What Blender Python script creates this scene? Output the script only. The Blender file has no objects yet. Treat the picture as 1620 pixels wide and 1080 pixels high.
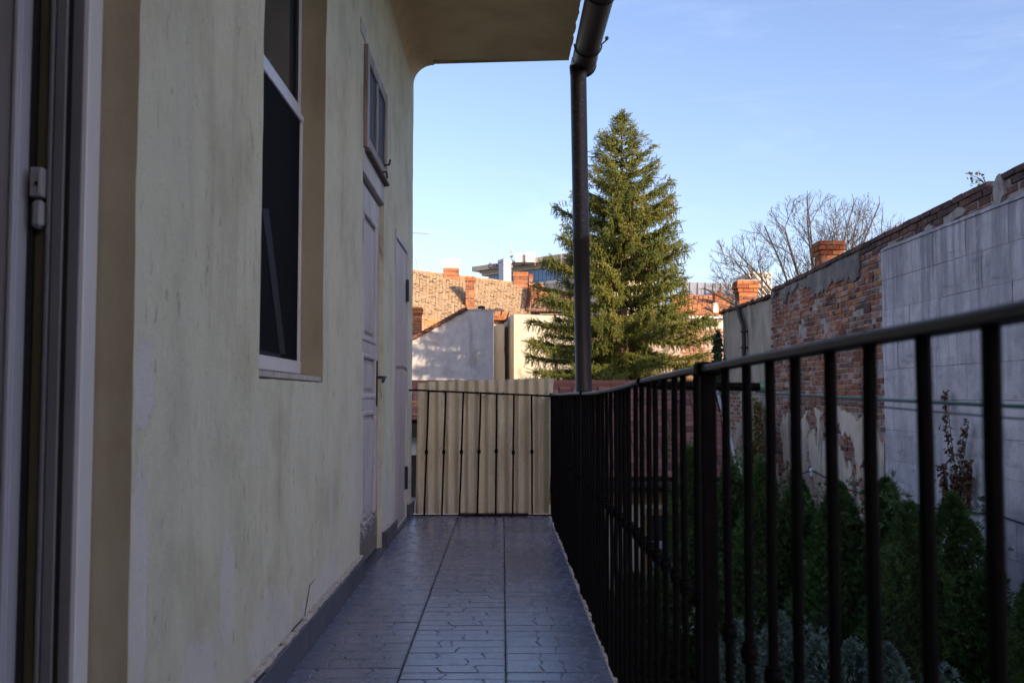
import bpy, math, random
import numpy as np
from mathutils import Vector, Matrix, noise as mnoise

R = math.radians
C = bpy.context.scene.collection
scene = bpy.context.scene
rng = random.Random(7)
nrg = np.random.default_rng(11)

# ------------------------------------------------------------------ camera
F = 1575.0                       # focal length in photo pixels (35 mm on a 36 mm, 1620 px sensor)
CAMZ = 0.87
cam_d = bpy.data.cameras.new('camera')
cam_d.lens = 35; cam_d.sensor_width = 36
cam_d.clip_start = 0.05; cam_d.clip_end = 6000
cam_d.dof.use_dof = True; cam_d.dof.focus_distance = 13.0; cam_d.dof.aperture_fstop = 8.0
cam = bpy.data.objects.new('camera', cam_d); C.objects.link(cam)
cam.location = (0, 0, CAMZ); cam.rotation_euler = (R(90 + 3.2), 0, R(-0.546))
scene.camera = cam

# ------------------------------------------------------------------ world, sun, exposure
SUN_EL = 18.0
SUN_AZ = 140.0                   # clockwise from +Y: behind the camera, to the right
world = bpy.data.worlds.new('World'); scene.world = world; world.use_nodes = True
nt = world.node_tree; nt.nodes.clear()
sky = nt.nodes.new('ShaderNodeTexSky'); sky.sky_type = 'NISHITA'; sky.sun_disc = False
sky.sun_elevation = R(SUN_EL); sky.sun_rotation = R(SUN_AZ)
sky.altitude = 400; sky.air_density = 1.0; sky.dust_density = 2.1; sky.ozone_density = 3.5
bg = nt.nodes.new('ShaderNodeBackground'); bg.inputs['Strength'].default_value = 0.15
wo = nt.nodes.new('ShaderNodeOutputWorld')
wb = nt.nodes.new('ShaderNodeMix'); wb.data_type = 'RGBA'; wb.blend_type = 'MULTIPLY'; wb.inputs[0].default_value = 1.0
wb.inputs[7].default_value = (0.92, 0.745, 0.725, 1)      # camera white balance, the same over the whole sky
nt.links.new(sky.outputs[0], wb.inputs[6]); 
tcw = nt.nodes.new('ShaderNodeTexCoord'); mpw = nt.nodes.new('ShaderNodeMapping'); mpw.inputs['Scale'].default_value = (1, 1, 5); mpw.inputs['Rotation'].default_value = (0, R(8), R(20))
cn = nt.nodes.new('ShaderNodeTexNoise'); cn.inputs['Scale'].default_value = 3.2; cn.inputs['Detail'].default_value = 9; cn.inputs['Roughness'].default_value = .62; cn.inputs['Distortion'].default_value = .6
cr = nt.nodes.new('ShaderNodeValToRGB'); cr.color_ramp.elements[0].position = .56; cr.color_ramp.elements[1].position = .80; cr.color_ramp.elements[1].color = (.07, .07, .07, 1)
cm = nt.nodes.new('ShaderNodeMix'); cm.data_type = 'RGBA'; cm.inputs[7].default_value = (6.2, 6.2, 6.4, 1)      # thin high wisps of cloud
nt.links.new(tcw.outputs['Generated'], mpw.inputs[0]); nt.links.new(mpw.outputs[0], cn.inputs['Vector']); nt.links.new(cn.outputs['Fac'], cr.inputs[0])
nt.links.new(cr.outputs[0], cm.inputs[0]); nt.links.new(wb.outputs[2], cm.inputs[6]); nt.links.new(cm.outputs[2], bg.inputs[0]); nt.links.new(bg.outputs[0], wo.inputs[0])
to_sun = Vector((math.sin(R(SUN_AZ)) * math.cos(R(SUN_EL)), math.cos(R(SUN_AZ)) * math.cos(R(SUN_EL)), math.sin(R(SUN_EL))))
sd = bpy.data.lights.new('sun', 'SUN'); sd.energy = 2.7; sd.angle = R(0.53); sd.color = (1.0, 0.79, 0.55)
so = bpy.data.objects.new('sun', sd); C.objects.link(so)
so.rotation_euler = (-to_sun).to_track_quat('-Z', 'Y').to_euler(); so.location = (30, -30, 30)
scene.view_settings.view_transform = 'Standard'; scene.view_settings.look = 'None'
scene.view_settings.exposure = 1.40; scene.view_settings.gamma = 1.0
scene.view_settings.use_curve_mapping = False
scene.render.engine = 'CYCLES'
scene.cycles.max_bounces = 6

# ------------------------------------------------------------------ where a line of sight meets a real plane
CR = cam.rotation_euler.to_matrix()
def ray(px, py): return CR @ Vector(((px - 810) / F, -(py - 540) / F, -1.0))
def onY(px, py, Y):
    r = ray(px, py); t = Y / r.y; return Vector((r.x * t, Y, CAMZ + r.z * t))
def onX(px, py, X):
    r = ray(px, py); t = X / r.x; return Vector((X, r.y * t, CAMZ + r.z * t))

# ------------------------------------------------------------------ mesh helpers
class MB:
    def __init__(s): s.v = []; s.f = []; s.m = []
    def quad(s, a, b, c, d, m=0):
        n = len(s.v); s.v += [tuple(a), tuple(b), tuple(c), tuple(d)]; s.f.append((n, n+1, n+2, n+3)); s.m.append(m)
    def poly(s, pts, m=0):
        n = len(s.v); s.v += [tuple(p) for p in pts]; s.f.append(tuple(range(n, n+len(pts)))); s.m.append(m)
    def box(s, x0, x1, y0, y1, z0, z1, m=0, M=None):
        n = len(s.v)
        p = [Vector(q) for q in ((x0,y0,z0),(x1,y0,z0),(x1,y1,z0),(x0,y1,z0),(x0,y0,z1),(x1,y0,z1),(x1,y1,z1),(x0,y1,z1))]
        if M is not None: p = [M @ q for q in p]
        s.v += [tuple(q) for q in p]
        s.f += [(n,n+3,n+2,n+1),(n+4,n+5,n+6,n+7),(n,n+1,n+5,n+4),(n+1,n+2,n+6,n+5),(n+2,n+3,n+7,n+6),(n+3,n,n+4,n+7)]
        s.m += [m]*6; return s
    def rbox(s, x0, x1, y0, y1, z0, z1, b=.004, m=0, M=None):
        # box with chamfered edges
        n = len(s.v); c = []
        for ix, (x, xi) in enumerate(((x0, b), (x1, -b))):
            for iy, (y, yi) in enumerate(((y0, b), (y1, -b))):
                for iz, (z, zi) in enumerate(((z0, b), (z1, -b))):
                    c += [Vector((x, y+yi, z+zi)), Vector((x+xi, y, z+zi)), Vector((x+xi, y+yi, z))]
        if M is not None: c = [M @ q for q in c]
        s.v += [tuple(q) for q in c]
        def I(ix, iy, iz, k): return n + ((ix*2+iy)*2+iz)*3 + k
        for ix in (0,1): s.f.append((I(ix,0,0,0),I(ix,1,0,0),I(ix,1,1,0),I(ix,0,1,0)))
        for iy in (0,1): s.f.append((I(0,iy,0,1),I(1,iy,0,1),I(1,iy,1,1),I(0,iy,1,1)))
        for iz in (0,1): s.f.append((I(0,0,iz,2),I(1,0,iz,2),I(1,1,iz,2),I(0,1,iz,2)))
        for a in (0,1):
            for d in (0,1):
                s.f.append((I(a,d,0,0),I(a,d,1,0),I(a,d,1,1),I(a,d,0,1)))
                s.f.append((I(a,0,d,0),I(a,1,d,0),I(a,1,d,2),I(a,0,d,2)))
                s.f.append((I(0,a,d,1),I(1,a,d,1),I(1,a,d,2),I(0,a,d,2)))
        for ix in (0,1):
            for iy in (0,1):
                for iz in (0,1): s.f.append((I(ix,iy,iz,0),I(ix,iy,iz,1),I(ix,iy,iz,2)))
        s.m += [m]*26; return s
    def tube(s, pts, rad, n=8, m=0, cap=True, up=None):
        pts = [Vector(p) for p in pts]; base = len(s.v); K = len(pts)
        rads = rad if hasattr(rad, '__len__') else [rad]*K
        t0 = (pts[1]-pts[0]).normalized()
        u = up or (Vector((0,0,1)) if abs(t0.z) < .9 else Vector((1,0,0)))
        for i, p in enumerate(pts):
            t = (pts[min(i+1,K-1)]-pts[max(i-1,0)])
            t = t.normalized() if t.length > 1e-9 else t0
            a = u - t*u.dot(t)
            a = a.normalized() if a.length > 1e-6 else t.orthogonal().normalized()
            b = t.cross(a); u = a
            for k in range(n):
                w = 2*math.pi*k/n + math.pi/n
                s.v.append(tuple(p + (a*math.cos(w)+b*math.sin(w))*rads[i]))
        for i in range(K-1):
            for k in range(n):
                q = base+i*n; s.f.append((q+k, q+(k+1)%n, q+n+(k+1)%n, q+n+k)); s.m.append(m)
        if cap:
            s.f.append(tuple(base+k for k in range(n))[::-1]); s.f.append(tuple(base+(K-1)*n+k for k in range(n))); s.m += [m, m]
        return s
    def lathe(s, prof, c, n=10, m=0):
        # prof: (radius, z) from bottom to top
        base = len(s.v)
        for r, z in prof:
            for k in range(n):
                w = 2*math.pi*k/n; s.v.append((c[0]+r*math.cos(w), c[1]+r*math.sin(w), c[2]+z))
        for i in range(len(prof)-1):
            for k in range(n):
                q = base+i*n; s.f.append((q+k, q+(k+1)%n, q+n+(k+1)%n, q+n+k)); s.m.append(m)
        return s
    def mesh(s, name, mats):
        me = bpy.data.meshes.new(name); me.from_pydata(s.v, [], s.f)
        for m in (mats if isinstance(mats, (list, tuple)) else [mats]): me.materials.append(m)
        if any(s.m): me.polygons.foreach_set('material_index', s.m)
        me.update(); return me
    def build(s, name, mats, parent=None, smooth=False):
        me = s.mesh(name, mats)
        if smooth: me.polygons.foreach_set('use_smooth', [True]*len(me.polygons))
        return link(name, me, parent)

def link(name, me, parent=None):
    o = bpy.data.objects.new(name, me); C.objects.link(o)
    if parent is not None:
        o.parent = parent
        w = parent; off = Vector((0,0,0))
        o.matrix_parent_inverse = world_of(parent).inverted()
    return o
WORLD = {}
def world_of(o):
    # world matrix without a depsgraph update
    m = Matrix.LocRotScale(o.location, o.rotation_euler, o.scale)
    if o.parent is not None: return world_of(o.parent) @ o.matrix_parent_inverse @ m
    return m
def fast(name, V, T, mats, parent=None, mi=None, smooth=False):
    V = np.asarray(V, np.float32); T = np.asarray(T, np.int32)
    me = bpy.data.meshes.new(name); k = T.shape[1]
    me.vertices.add(len(V)); me.vertices.foreach_set('co', V.ravel())
    me.loops.add(T.size); me.loops.foreach_set('vertex_index', T.ravel())
    me.polygons.add(len(T)); me.polygons.foreach_set('loop_start', np.arange(0, T.size, k, dtype=np.int32))
    me.polygons.foreach_set('loop_total', np.full(len(T), k, np.int32))
    for m in (mats if isinstance(mats, (list, tuple)) else [mats]): me.materials.append(m)
    if mi is not None: me.polygons.foreach_set('material_index', np.asarray(mi, np.int32))
    if smooth: me.polygons.foreach_set('use_smooth', np.ones(len(T), bool))
    me.update(calc_edges=True); me.validate()
    return link(name, me, parent)
def tag(o, label=None, cat=None, group=None, kind=None):
    if label: o['label'] = label
    if cat: o['category'] = cat
    if group: o['group'] = group
    if kind: o['kind'] = kind
    return o
def thing(name, label, cat, loc=(0,0,0), group=None):
    o = bpy.data.objects.new(name, None); C.objects.link(o); o.location = loc; o.empty_display_size = .2
    return tag(o, label, cat, group)
def nz(x, y, z=0.0): return mnoise.noise(Vector((x, y, z)))
def fbm(x, y, z=0.0, o=4): return mnoise.fractal(Vector((x, y, z)), 1.0, 2.0, o)

# ------------------------------------------------------------------ materials
class NT:
    def __init__(s, name):
        s.mat = bpy.data.materials.new(name); s.mat.use_nodes = True
        s.t = s.mat.node_tree; s.t.nodes.clear()
        s.out = s.n('ShaderNodeOutputMaterial'); s.b = s.n('ShaderNodeBsdfPrincipled')
        s.l(s.b.outputs[0], s.out.inputs[0])
        s.tc = s.n('ShaderNodeTexCoord')
    def n(s, ty, **kw):
        x = s.t.nodes.new(ty)
        for k, v in kw.items(): setattr(x, k, v)
        return x
    def l(s, a, b): s.t.links.new(a, b)
    def noise(s, scale, detail=6, rough=.6, stretch=(1,1,1), off=(0,0,0), dist=0.0):
        mp = s.n('ShaderNodeMapping'); mp.inputs['Scale'].default_value = stretch; mp.inputs['Location'].default_value = off
        s.l(s.tc.outputs['Object'], mp.inputs[0])
        x = s.n('ShaderNodeTexNoise'); x.inputs['Scale'].default_value = scale
        x.inputs['Detail'].default_value = detail; x.inputs['Roughness'].default_value = rough; x.inputs['Distortion'].default_value = dist
        s.l(mp.outputs[0], x.inputs['Vector']); return x.outputs['Fac']
    def ramp(s, fac, stops):
        r = s.n('ShaderNodeValToRGB'); e = r.color_ramp.elements
        while len(e) > 1: e.remove(e[-1])
        for i, (p, c) in enumerate(stops):
            el = e[0] if i == 0 else e.new(p)
            el.position = p
            if not hasattr(c, '__len__'): c = (c, c, c)
            el.color = (*c, 1)
        s.l(fac, r.inputs[0]); return r.outputs[0]
    def mix(s, fac, a, b, mode='MIX'):
        x = s.n('ShaderNodeMix'); x.data_type = 'RGBA'; x.blend_type = mode
        if isinstance(fac, (int, float)): x.inputs[0].default_value = fac
        else: s.l(fac, x.inputs[0])
        for v, k in ((a, 6), (b, 7)):
            if isinstance(v, tuple): x.inputs[k].default_value = (*v, 1)
            else: s.l(v, x.inputs[k])
        return x.outputs[2]
    def math(s, op, a, b=None, c=None, clamp=False):
        x = s.n('ShaderNodeMath'); x.operation = op; x.use_clamp = clamp
        for i, v in enumerate((a, b, c)):
            if v is None: continue
            if isinstance(v, (int, float)): x.inputs[i].default_value = v
            else: s.l(v, x.inputs[i])
        return x.outputs[0]
    def rnd(s):
        return s.n('ShaderNodeObjectInfo').outputs['Random']
    def xyz(s):
        x = s.n('ShaderNodeSeparateXYZ'); s.l(s.tc.outputs['Object'], x.inputs[0]); return x.outputs
    def bump(s, h, strength=.3, dist=.01):
        b = s.n('ShaderNodeBump'); b.inputs['Strength'].default_value = strength; b.inputs['Distance'].default_value = dist
        s.l(h, b.inputs['Height']); s.l(b.outputs[0], s.b.inputs['Normal'])
    def col(s, c):
        if isinstance(c, tuple): s.b.inputs['Base Color'].default_value = (*c, 1)
        else: s.l(c, s.b.inputs['Base Color'])
    def rough(s, r):
        if isinstance(r, (int, float)): s.b.inputs['Roughness'].default_value = r
        else: s.l(r, s.b.inputs['Roughness'])
    def spec(s, v): s.b.inputs['Specular IOR Level'].default_value = v

def pm(name, stops, scale=5, detail=8, stretch=(1,1,1), rough=.8, bump=.25, bscale=60, bdist=.006, rnd=0.0, spec=.3, metal=0.0, dist=0.0):
    k = NT(name)
    c = k.ramp(k.noise(scale, detail, .62, stretch, dist=dist), stops)
    if rnd:
        v = k.math('MULTIPLY_ADD', k.rnd(), rnd*2, 1-rnd)
        hs = k.n('ShaderNodeHueSaturation'); k.l(c, hs.inputs['Color']); k.l(v, hs.inputs['Value']); c = hs.outputs[0]
    k.col(c); k.rough(rough); k.spec(spec); k.b.inputs['Metallic'].default_value = metal
    if bump: k.bump(k.noise(bscale, 6, .6, stretch), bump, bdist)
    return k.mat

# yellow house render with streaks, primer patches and damp foot
def stucco_mat():
    k = NT('yellow_render')
    c1 = k.ramp(k.noise(3.2, 8, .6), [(.3, (.60,.59,.42)), (.52, (.75,.745,.56)), (.75, (.79,.785,.61))])
    st = k.ramp(k.noise(7, 7, .66, (1, 1, .12), dist=.5), [(.55, 0.0), (.72, 1.0)])
    c2 = k.mix(k.math('MULTIPLY', st, .34), c1, (.40,.37,.27))
    st2 = k.ramp(k.noise(4, 6, .6, (1, 1, .2), (3.1, 2, 5)), [(.5, 0.0), (.75, 1.0)])
    c2 = k.mix(k.math('MULTIPLY', st2, .4), c2, (.63,.62,.50))
    fl = k.ramp(k.noise(38, 6, .72, (1, 1, .28), dist=.8), [(.61, 0.0), (.67, 1.0)])
    c2 = k.mix(k.math('MULTIPLY', fl, .7), c2, (.3,.28,.2))
    x = k.xyz(); n1 = k.noise(11, 9, .72); n2 = k.noise(11, 9, .72, off=(5, 9, 2))
    y = k.math('ADD', x[1], k.math('MULTIPLY_ADD', n1, .10, -.05)); z = k.math('ADD', x[2], k.math('MULTIPLY_ADD', n2, .22, -.11))
    m = None
    for cy, cz, ry, rz, a in ((1.93,.89,.055,.085,.75),(1.915,.46,.05,.30,.7),(2.53,.39,.07,.14,.65),(2.31,.22,.16,.10,.65),(4.62,.55,.05,.26,.7),
                              (4.05,.42,.05,.26,.35),(3.05,.18,.30,.12,.5),(3.9,.1,.5,.12,.6),(5.9,.35,.10,.28,.45),(6.05,.2,.2,.15,.6),(2.85,.75,.06,.1,.25)):
        d = k.math('ADD', k.math('POWER', k.math('DIVIDE', k.math('SUBTRACT', y, cy), ry), 2.0), k.math('POWER', k.math('DIVIDE', k.math('SUBTRACT', z, cz), rz), 2.0))
        q = k.math('MULTIPLY', k.math('MULTIPLY', k.math('SUBTRACT', 1.15, d, clamp=True), 2.4, clamp=True), a*.8, clamp=True)
        m = q if m is None else k.math('MAXIMUM', m, q)
    c3 = k.mix(m, c2, (.76,.74,.75))
    damp = k.math('MULTIPLY', k.math('SUBTRACT', .42, z, clamp=True), 1.6, clamp=True)
    c4 = k.mix(k.math('MULTIPLY', damp, k.ramp(n2, [(.4, 0.1), (.6, .9)])), c3, (.58,.57,.52))
    k.col(c4); k.rough(.9); k.spec(.15)
    h = k.math('ADD', k.math('MULTIPLY', k.noise(190, 5, .7), .45), k.noise(18, 9, .68, (1, 1.6, 1), dist=.6))
    h = k.math('ADD', h, k.math('MULTIPLY', m, .35)); h = k.math('SUBTRACT', h, k.math('MULTIPLY', fl, .25))
    k.bump(h, .8, .016)
    return k.mat
M_stucco = stucco_mat()
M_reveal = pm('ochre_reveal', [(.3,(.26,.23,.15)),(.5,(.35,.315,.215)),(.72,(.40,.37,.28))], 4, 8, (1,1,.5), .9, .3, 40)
M_soffit = pm('soffit_render', [(.3,(.62,.46,.24)),(.55,(.76,.59,.32)),(.75,(.80,.65,.39))], 3, 8, (1,1,1), .9, .35, 30)
M_pvc = pm('white_plastic', [(.3,(.60,.61,.64)),(.7,(.67,.68,.70))], 3, 3, rough=.32, bump=.03, bscale=12, spec=.5)
M_leafpvc = pm('shaded_plastic_leaf', [(.3,(.33,.345,.40)),(.7,(.38,.395,.45))], 3, 3, rough=.4, bump=.03, bscale=12, spec=.3)  # white plastic with the leaf's shade put into its colour
M_pvcgrey = pm('grey_and_shaded_plastic', [(.3,(.13,.135,.15)),(.7,(.17,.175,.19))], 4, 3, rough=.5, bump=.03, spec=.4)  # grey window rail; on the door jamb it paints shade on white plastic
M_rubber = pm('black_rubber', [(.3,(.012,.012,.013)),(.7,(.02,.02,.02))], 8, 3, rough=.7, bump=.05)
M_olive = pm('olive_strip', [(.3,(.07,.065,.035)),(.7,(.10,.09,.05))], 6, 4, rough=.6, bump=.1)
M_hinge = pm('grey_hinge', [(.3,(.24,.25,.27)),(.7,(.29,.30,.32))], 6, 3, rough=.45, bump=.05, spec=.4)
M_screen = pm('insect_mesh', [(.3,(.005,.0055,.007)),(.7,(.009,.0095,.012))], 300, 2, rough=.8, bump=.2, bscale=900, spec=.06)
M_sash = pm('inner_sash_plastic', [(.3,(.010,.012,.015)),(.7,(.015,.017,.021))], 3, 2, rough=.7, bump=.02)
M_room = pm('dark_room', [(.3,(.05,.045,.04)),(.7,(.07,.065,.06))], 2, 3, rough=.9, bump=.1)
M_curtain = pm('brown_blind', [(.3,(.16,.13,.11)),(.7,(.22,.19,.16))], 3, 4, (1,6,1), .85, .2)
def worn_paint():
    k = NT('peeling_white_paint')
    base = k.ramp(k.noise(5, 7, .6, (1, 1, .3)), [(.3, (.46,.43,.41)), (.6, (.58,.55,.535)), (.8, (.64,.61,.59))])
    x = k.xyz(); low = k.math('MULTIPLY', k.math('SUBTRACT', .36, x[2], clamp=True), 1.2, clamp=True)
    chip = k.ramp(k.math('ADD', k.noise(22, 8, .7, (1, 1, 2.2)), low), [(.66, 0.0), (.70, 1.0)])
    wood = k.ramp(k.noise(30, 6, .6, (1, 1, .1)), [(.3, (.10,.09,.08)), (.7, (.24,.21,.18))])
    c = k.mix(chip, base, wood)
    dirt = k.ramp(k.noise(14, 6, .7, (1, 1, .25), (2, 4, 1)), [(.52, 0.0), (.70, .75)])
    k.col(k.mix(dirt, c, (.27,.235,.205))); k.rough(.6); k.spec(.35)
    k.bump(k.math('SUBTRACT', k.noise(40, 5, .6, (1, 1, .12)), k.math('MULTIPLY', chip, 1.2)), .35, .004)
    return k.mat
M_door = worn_paint()
M_oldwood = pm('bare_old_wood', [(.3,(.09,.065,.05)),(.7,(.2,.155,.12))], 18, 6, (1,1,.1), .8, .4, 60)
M_wornsash = pm('greyed_sash_paint', [(.3,(.20,.165,.14)),(.5,(.33,.29,.27)),(.7,(.46,.43,.42))], 14, 7, (1,1,.2), .7, .3, 60)
M_flush = pm('lilac_metal_paint', [(.3,(.38,.36,.365)),(.55,(.49,.465,.47)),(.75,(.55,.53,.53))], 3, 7, (1,1,.3), .42, .05, 20, spec=.45)
M_iron = pm('black_iron', [(.3,(.003,.0025,.003)),(.6,(.005,.004,.0045)),(.80,(.018,.011,.009))], 30, 7, rough=.65, bump=.35, bscale=120, bdist=.002, spec=.07)
M_rail = pm('worn_iron_rail', [(.3,(.006,.0055,.006)),(.6,(.013,.011,.010)),(.76,(.075,.05,.034))], 9, 8, rough=.45, bump=.25, bscale=90, bdist=.002, spec=.35)
M_handle = pm('black_handle', [(.3,(.015,.014,.015)),(.7,(.03,.028,.028))], 20, 4, rough=.4, bump=.1, spec=.5)
M_steel = pm('grey_handle', [(.3,(.28,.27,.27)),(.7,(.36,.35,.34))], 10, 4, rough=.35, bump=.05, metal=.7, spec=.5)
M_gutter = pm('brown_gutter', [(.25,(.020,.014,.012)),(.5,(.038,.026,.022)),(.72,(.075,.05,.038))], 9, 8, (1,.35,1), .5, .3, 70, spec=.4)
def pipe_mat():
    k = NT('weathered_downpipe')
    c = k.ramp(k.noise(7, 8, .65, (1, 1, .6)), [(.3, (.014,.011,.011)), (.55, (.026,.019,.018)), (.75, (.048,.032,.026))])
    g = k.ramp(k.noise(26, 8, .75, (1, 1, 2.4)), [(.54, 0.0), (.66, .75)])
    big = k.ramp(k.noise(1.1, 4, .5, (1, 1, .9), (0, 0, 3)), [(.40, 0.0), (.52, 1.0)])
    k.col(k.mix(k.math('MULTIPLY', g, big), c, (.24,.20,.15))); k.rough(.5); k.spec(.4)
    k.bump(k.noise(60, 6), .2, .003); return k.mat
M_pipe = pipe_mat()
def tile_mat():
    k = NT('grey_glazed_tile')
    geo = k.noise(9, 7, .65); fine = k.noise(130, 4, .7)
    c = k.ramp(geo, [(.3, (.125,.14,.20)), (.55, (.17,.185,.26)), (.75, (.205,.22,.30))])
    v = k.math('MULTIPLY_ADD', k.rnd(),   .34, .83)
    hs = k.n('ShaderNodeHueSaturation'); k.l(c, hs.inputs['Color']); k.l(v, hs.inputs['Value'])
    dirt = k.ramp(fine, [(.6, 0.0), (.75, .5)])
    k.col(k.mix(dirt, hs.outputs[0], (.055,.055,.06)))
    k.rough(k.ramp(k.noise(14, 6, .7), [(.3, .16), (.7, .34)])); k.spec(.95)
    k.bump(k.math('ADD', k.noise(70, 6, .7, (1, 2.5, 1)), k.math('MULTIPLY', fine, .3)), .18, .003)
    return k.mat
M_tile = tile_mat()
M_skirt = pm('dark_skirting_glaze', [(.3,(.055,.055,.07)),(.55,(.08,.08,.10)),(.75,(.11,.108,.13))], 9, 7, rough=.42, bump=.3, bscale=60, spec=.4)
M_grout = pm('dark_grout', [(.3,(.035,.033,.032)),(.7,(.07,.064,.058))], 30, 5, rough=.95, bump=.3, bscale=150)
M_mortar = pm('pale_mortar', [(.3,(.36,.32,.28)),(.55,(.50,.46,.41)),(.75,(.60,.56,.51))], 22, 7, rough=.95, bump=.6, bscale=70)
def brick_mat(name, a, b, smear=.55, smc=(.44,.36,.30), rv=.35):
    k = NT(name)
    c = k.mix(k.noise(18, 6, .7), a, b)
    v = k.math('MULTIPLY_ADD', k.rnd(), rv*2, 1-rv)
    hs = k.n('ShaderNodeHueSaturation'); k.l(c, hs.inputs['Color']); k.l(v, hs.inputs['Value'])
    geo = k.n('ShaderNodeNewGeometry'); nn = k.n('ShaderNodeTexNoise'); nn.inputs['Scale'].default_value = 6.5; nn.inputs['Detail'].default_value = 8; nn.inputs['Roughness'].default_value = .72
    k.l(geo.outputs['Position'], nn.inputs['Vector'])
    sm = k.ramp(nn.outputs['Fac'], [(.50, 0.0), (.62, smear)])
    n3 = k.n('ShaderNodeTexNoise'); n3.inputs['Scale'].default_value = 2.3; n3.inputs['Detail'].default_value = 6; k.l(geo.outputs['Position'], n3.inputs['Vector'])
    dk = k.ramp(n3.outputs['Fac'], [(.52, 0.0), (.68, .6)])
    c2 = k.mix(sm, hs.outputs[0], smc); c3 = k.mix(dk, c2, (.075,.06,.052))
    k.col(c3); k.rough(.92); k.spec(.15); k.bump(k.noise(55, 6, .7), .7, .008); return k.mat
M_brick = [brick_mat('red_brick', (.27,.088,.050), (.39,.135,.072), .4, (.52,.42,.35)), brick_mat('orange_brick', (.38,.15,.066), (.46,.19,.085), .45, (.52,.42,.35)),
           brick_mat('dark_brick', (.14,.06,.04), (.22,.09,.056)), brick_mat('pink_brick', (.34,.155,.11), (.42,.22,.165), .7, (.55,.45,.38))]
M_cop = [brick_mat('coping_brick_red', (.14,.068,.052), (.20,.095,.068), .25, rv=.25), brick_mat('coping_brick_dark', (.085,.05,.043), (.14,.075,.06), .25, rv=.25)]
M_chim = [brick_mat('chimney_brick', (.36,.125,.05), (.46,.18,.075), .22, (.5,.38,.26), .3), brick_mat('chimney_brick_dark', (.24,.075,.035), (.33,.11,.05), .2, rv=.25)]
M_jmortar = pm('lime_mortar', [(.3,(.26,.20,.165)),(.5,(.42,.335,.28)),(.72,(.54,.45,.385))], 9, 8, rough=.97, bump=.8, bscale=34, bdist=.02)
def plaster(name, stops, dark=(.09,.085,.08), da=.8, sc=2.2):
    k = NT(name)
    c = k.ramp(k.noise(3.0, 8, .62, (1, 1, .7)), stops)
    st = k.ramp(k.noise(sc, 8, .68, (1, 1, .38), (4, 1, 7), dist=.6), [(.53, 0.0), (.70, da)])
    ru = k.ramp(k.noise(1.2, 5, .6, (1, 1, 1), (8, 1, 2)), [(.55, 0.0), (.75, .35)])
    c = k.mix(ru, c, (.40,.25,.13))
    k.col(k.mix(st, c, dark)); k.rough(.95); k.spec(.1)
    k.bump(k.math('ADD', k.noise(12, 8, .65), k.math('MULTIPLY', k.noise(90, 4), .3)), .5, .015); return k.mat
M_plaster = plaster('beige_plaster', [(.3,(.58,.40,.28)),(.5,(.74,.55,.41)),(.72,(.78,.64,.51))], da=.85)
M_plgrey = plaster('grey_cement_plaster', [(.3,(.15,.125,.11)),(.55,(.25,.205,.175)),(.75,(.42,.35,.29))], (.07,.062,.056), .8)
M_plfar = plaster('ochre_grey_plaster', [(.3,(.36,.275,.20)),(.5,(.47,.365,.275)),(.72,(.56,.46,.37))], (.10,.09,.08), .85, 1.3)
def block_mat():
    k = NT('stained_concrete')
    geo = k.n('ShaderNodeNewGeometry')
    def wn(scale, st, off=(0,0,0), det=8, ro=.65):
        mp = k.n('ShaderNodeMapping'); mp.inputs['Scale'].default_value = st; mp.inputs['Location'].default_value = off; k.l(geo.outputs['Position'], mp.inputs[0])
        x = k.n('ShaderNodeTexNoise'); x.inputs['Scale'].default_value = scale; x.inputs['Detail'].default_value = det; x.inputs['Roughness'].default_value = ro
        k.l(mp.outputs[0], x.inputs['Vector']); return x.outputs['Fac']
    c = k.ramp(wn(2.0, (1,1,1)), [(.3, (.52,.43,.415)), (.5, (.71,.595,.575)), (.72, (.79,.69,.665))])
    v = k.math('MULTIPLY_ADD', k.rnd(), .14, .93)
    hs = k.n('ShaderNodeHueSaturation'); k.l(c, hs.inputs['Color']); k.l(v, hs.inputs['Value'])
    sp = k.n('ShaderNodeSeparateXYZ'); k.l(geo.outputs['Position'], sp.inputs[0])
    top = k.math('MULTIPLY_ADD', k.math('SUBTRACT', sp.outputs[2], 1.2), .09, -.02)
    drip = k.ramp(k.math('ADD', wn(6.0, (1,1,.07), (2,3,1)), top), [(.51, 0.0), (.68, .62)])
    c2 = k.mix(drip, hs.outputs[0], (.20,.18,.19))
    drip2 = k.ramp(wn(15.0, (1,1,.05), (7,1,4)), [(.55, 0.0), (.75, .5)])
    c3 = k.mix(drip2, c2, (.33,.30,.315))
    blot = k.ramp(wn(2.4, (1,1,1), (1,8,3)), [(.50, 0.0), (.66, .6)])
    k.col(k.mix(blot, c3, (.38,.34,.35))); k.rough(.93); k.spec(.12)
    sm2 = k.ramp(wn(7.0, (1,.16,1), (3,5,9), 9, .72), [(.57, 0.0), (.66, .55)])
    c4 = k.mix(blot, c3, (.38,.34,.35)); c5 = k.mix(sm2, c4, (.24,.21,.215))
    pale = k.ramp(wn(5.0, (1,.8,.5), (9,2,6), 9, .75), [(.56, 0.0), (.68, .5)])
    k.col(k.mix(pale, c5, (.80,.71,.68)))
    k.bump(k.math('ADD', wn(8, (1,1,.5), (0,0,0), 10, .72), k.math('MULTIPLY', wn(60, (1,1,1)), .5)), .9, .025); return k.mat
M_block = block_mat()
M_blockjoint = pm('dark_joint', [(.35,(.07,.062,.066)),(.62,(.40,.36,.37))], 12, 6, rough=.95, bump=.5, bscale=40)
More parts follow.
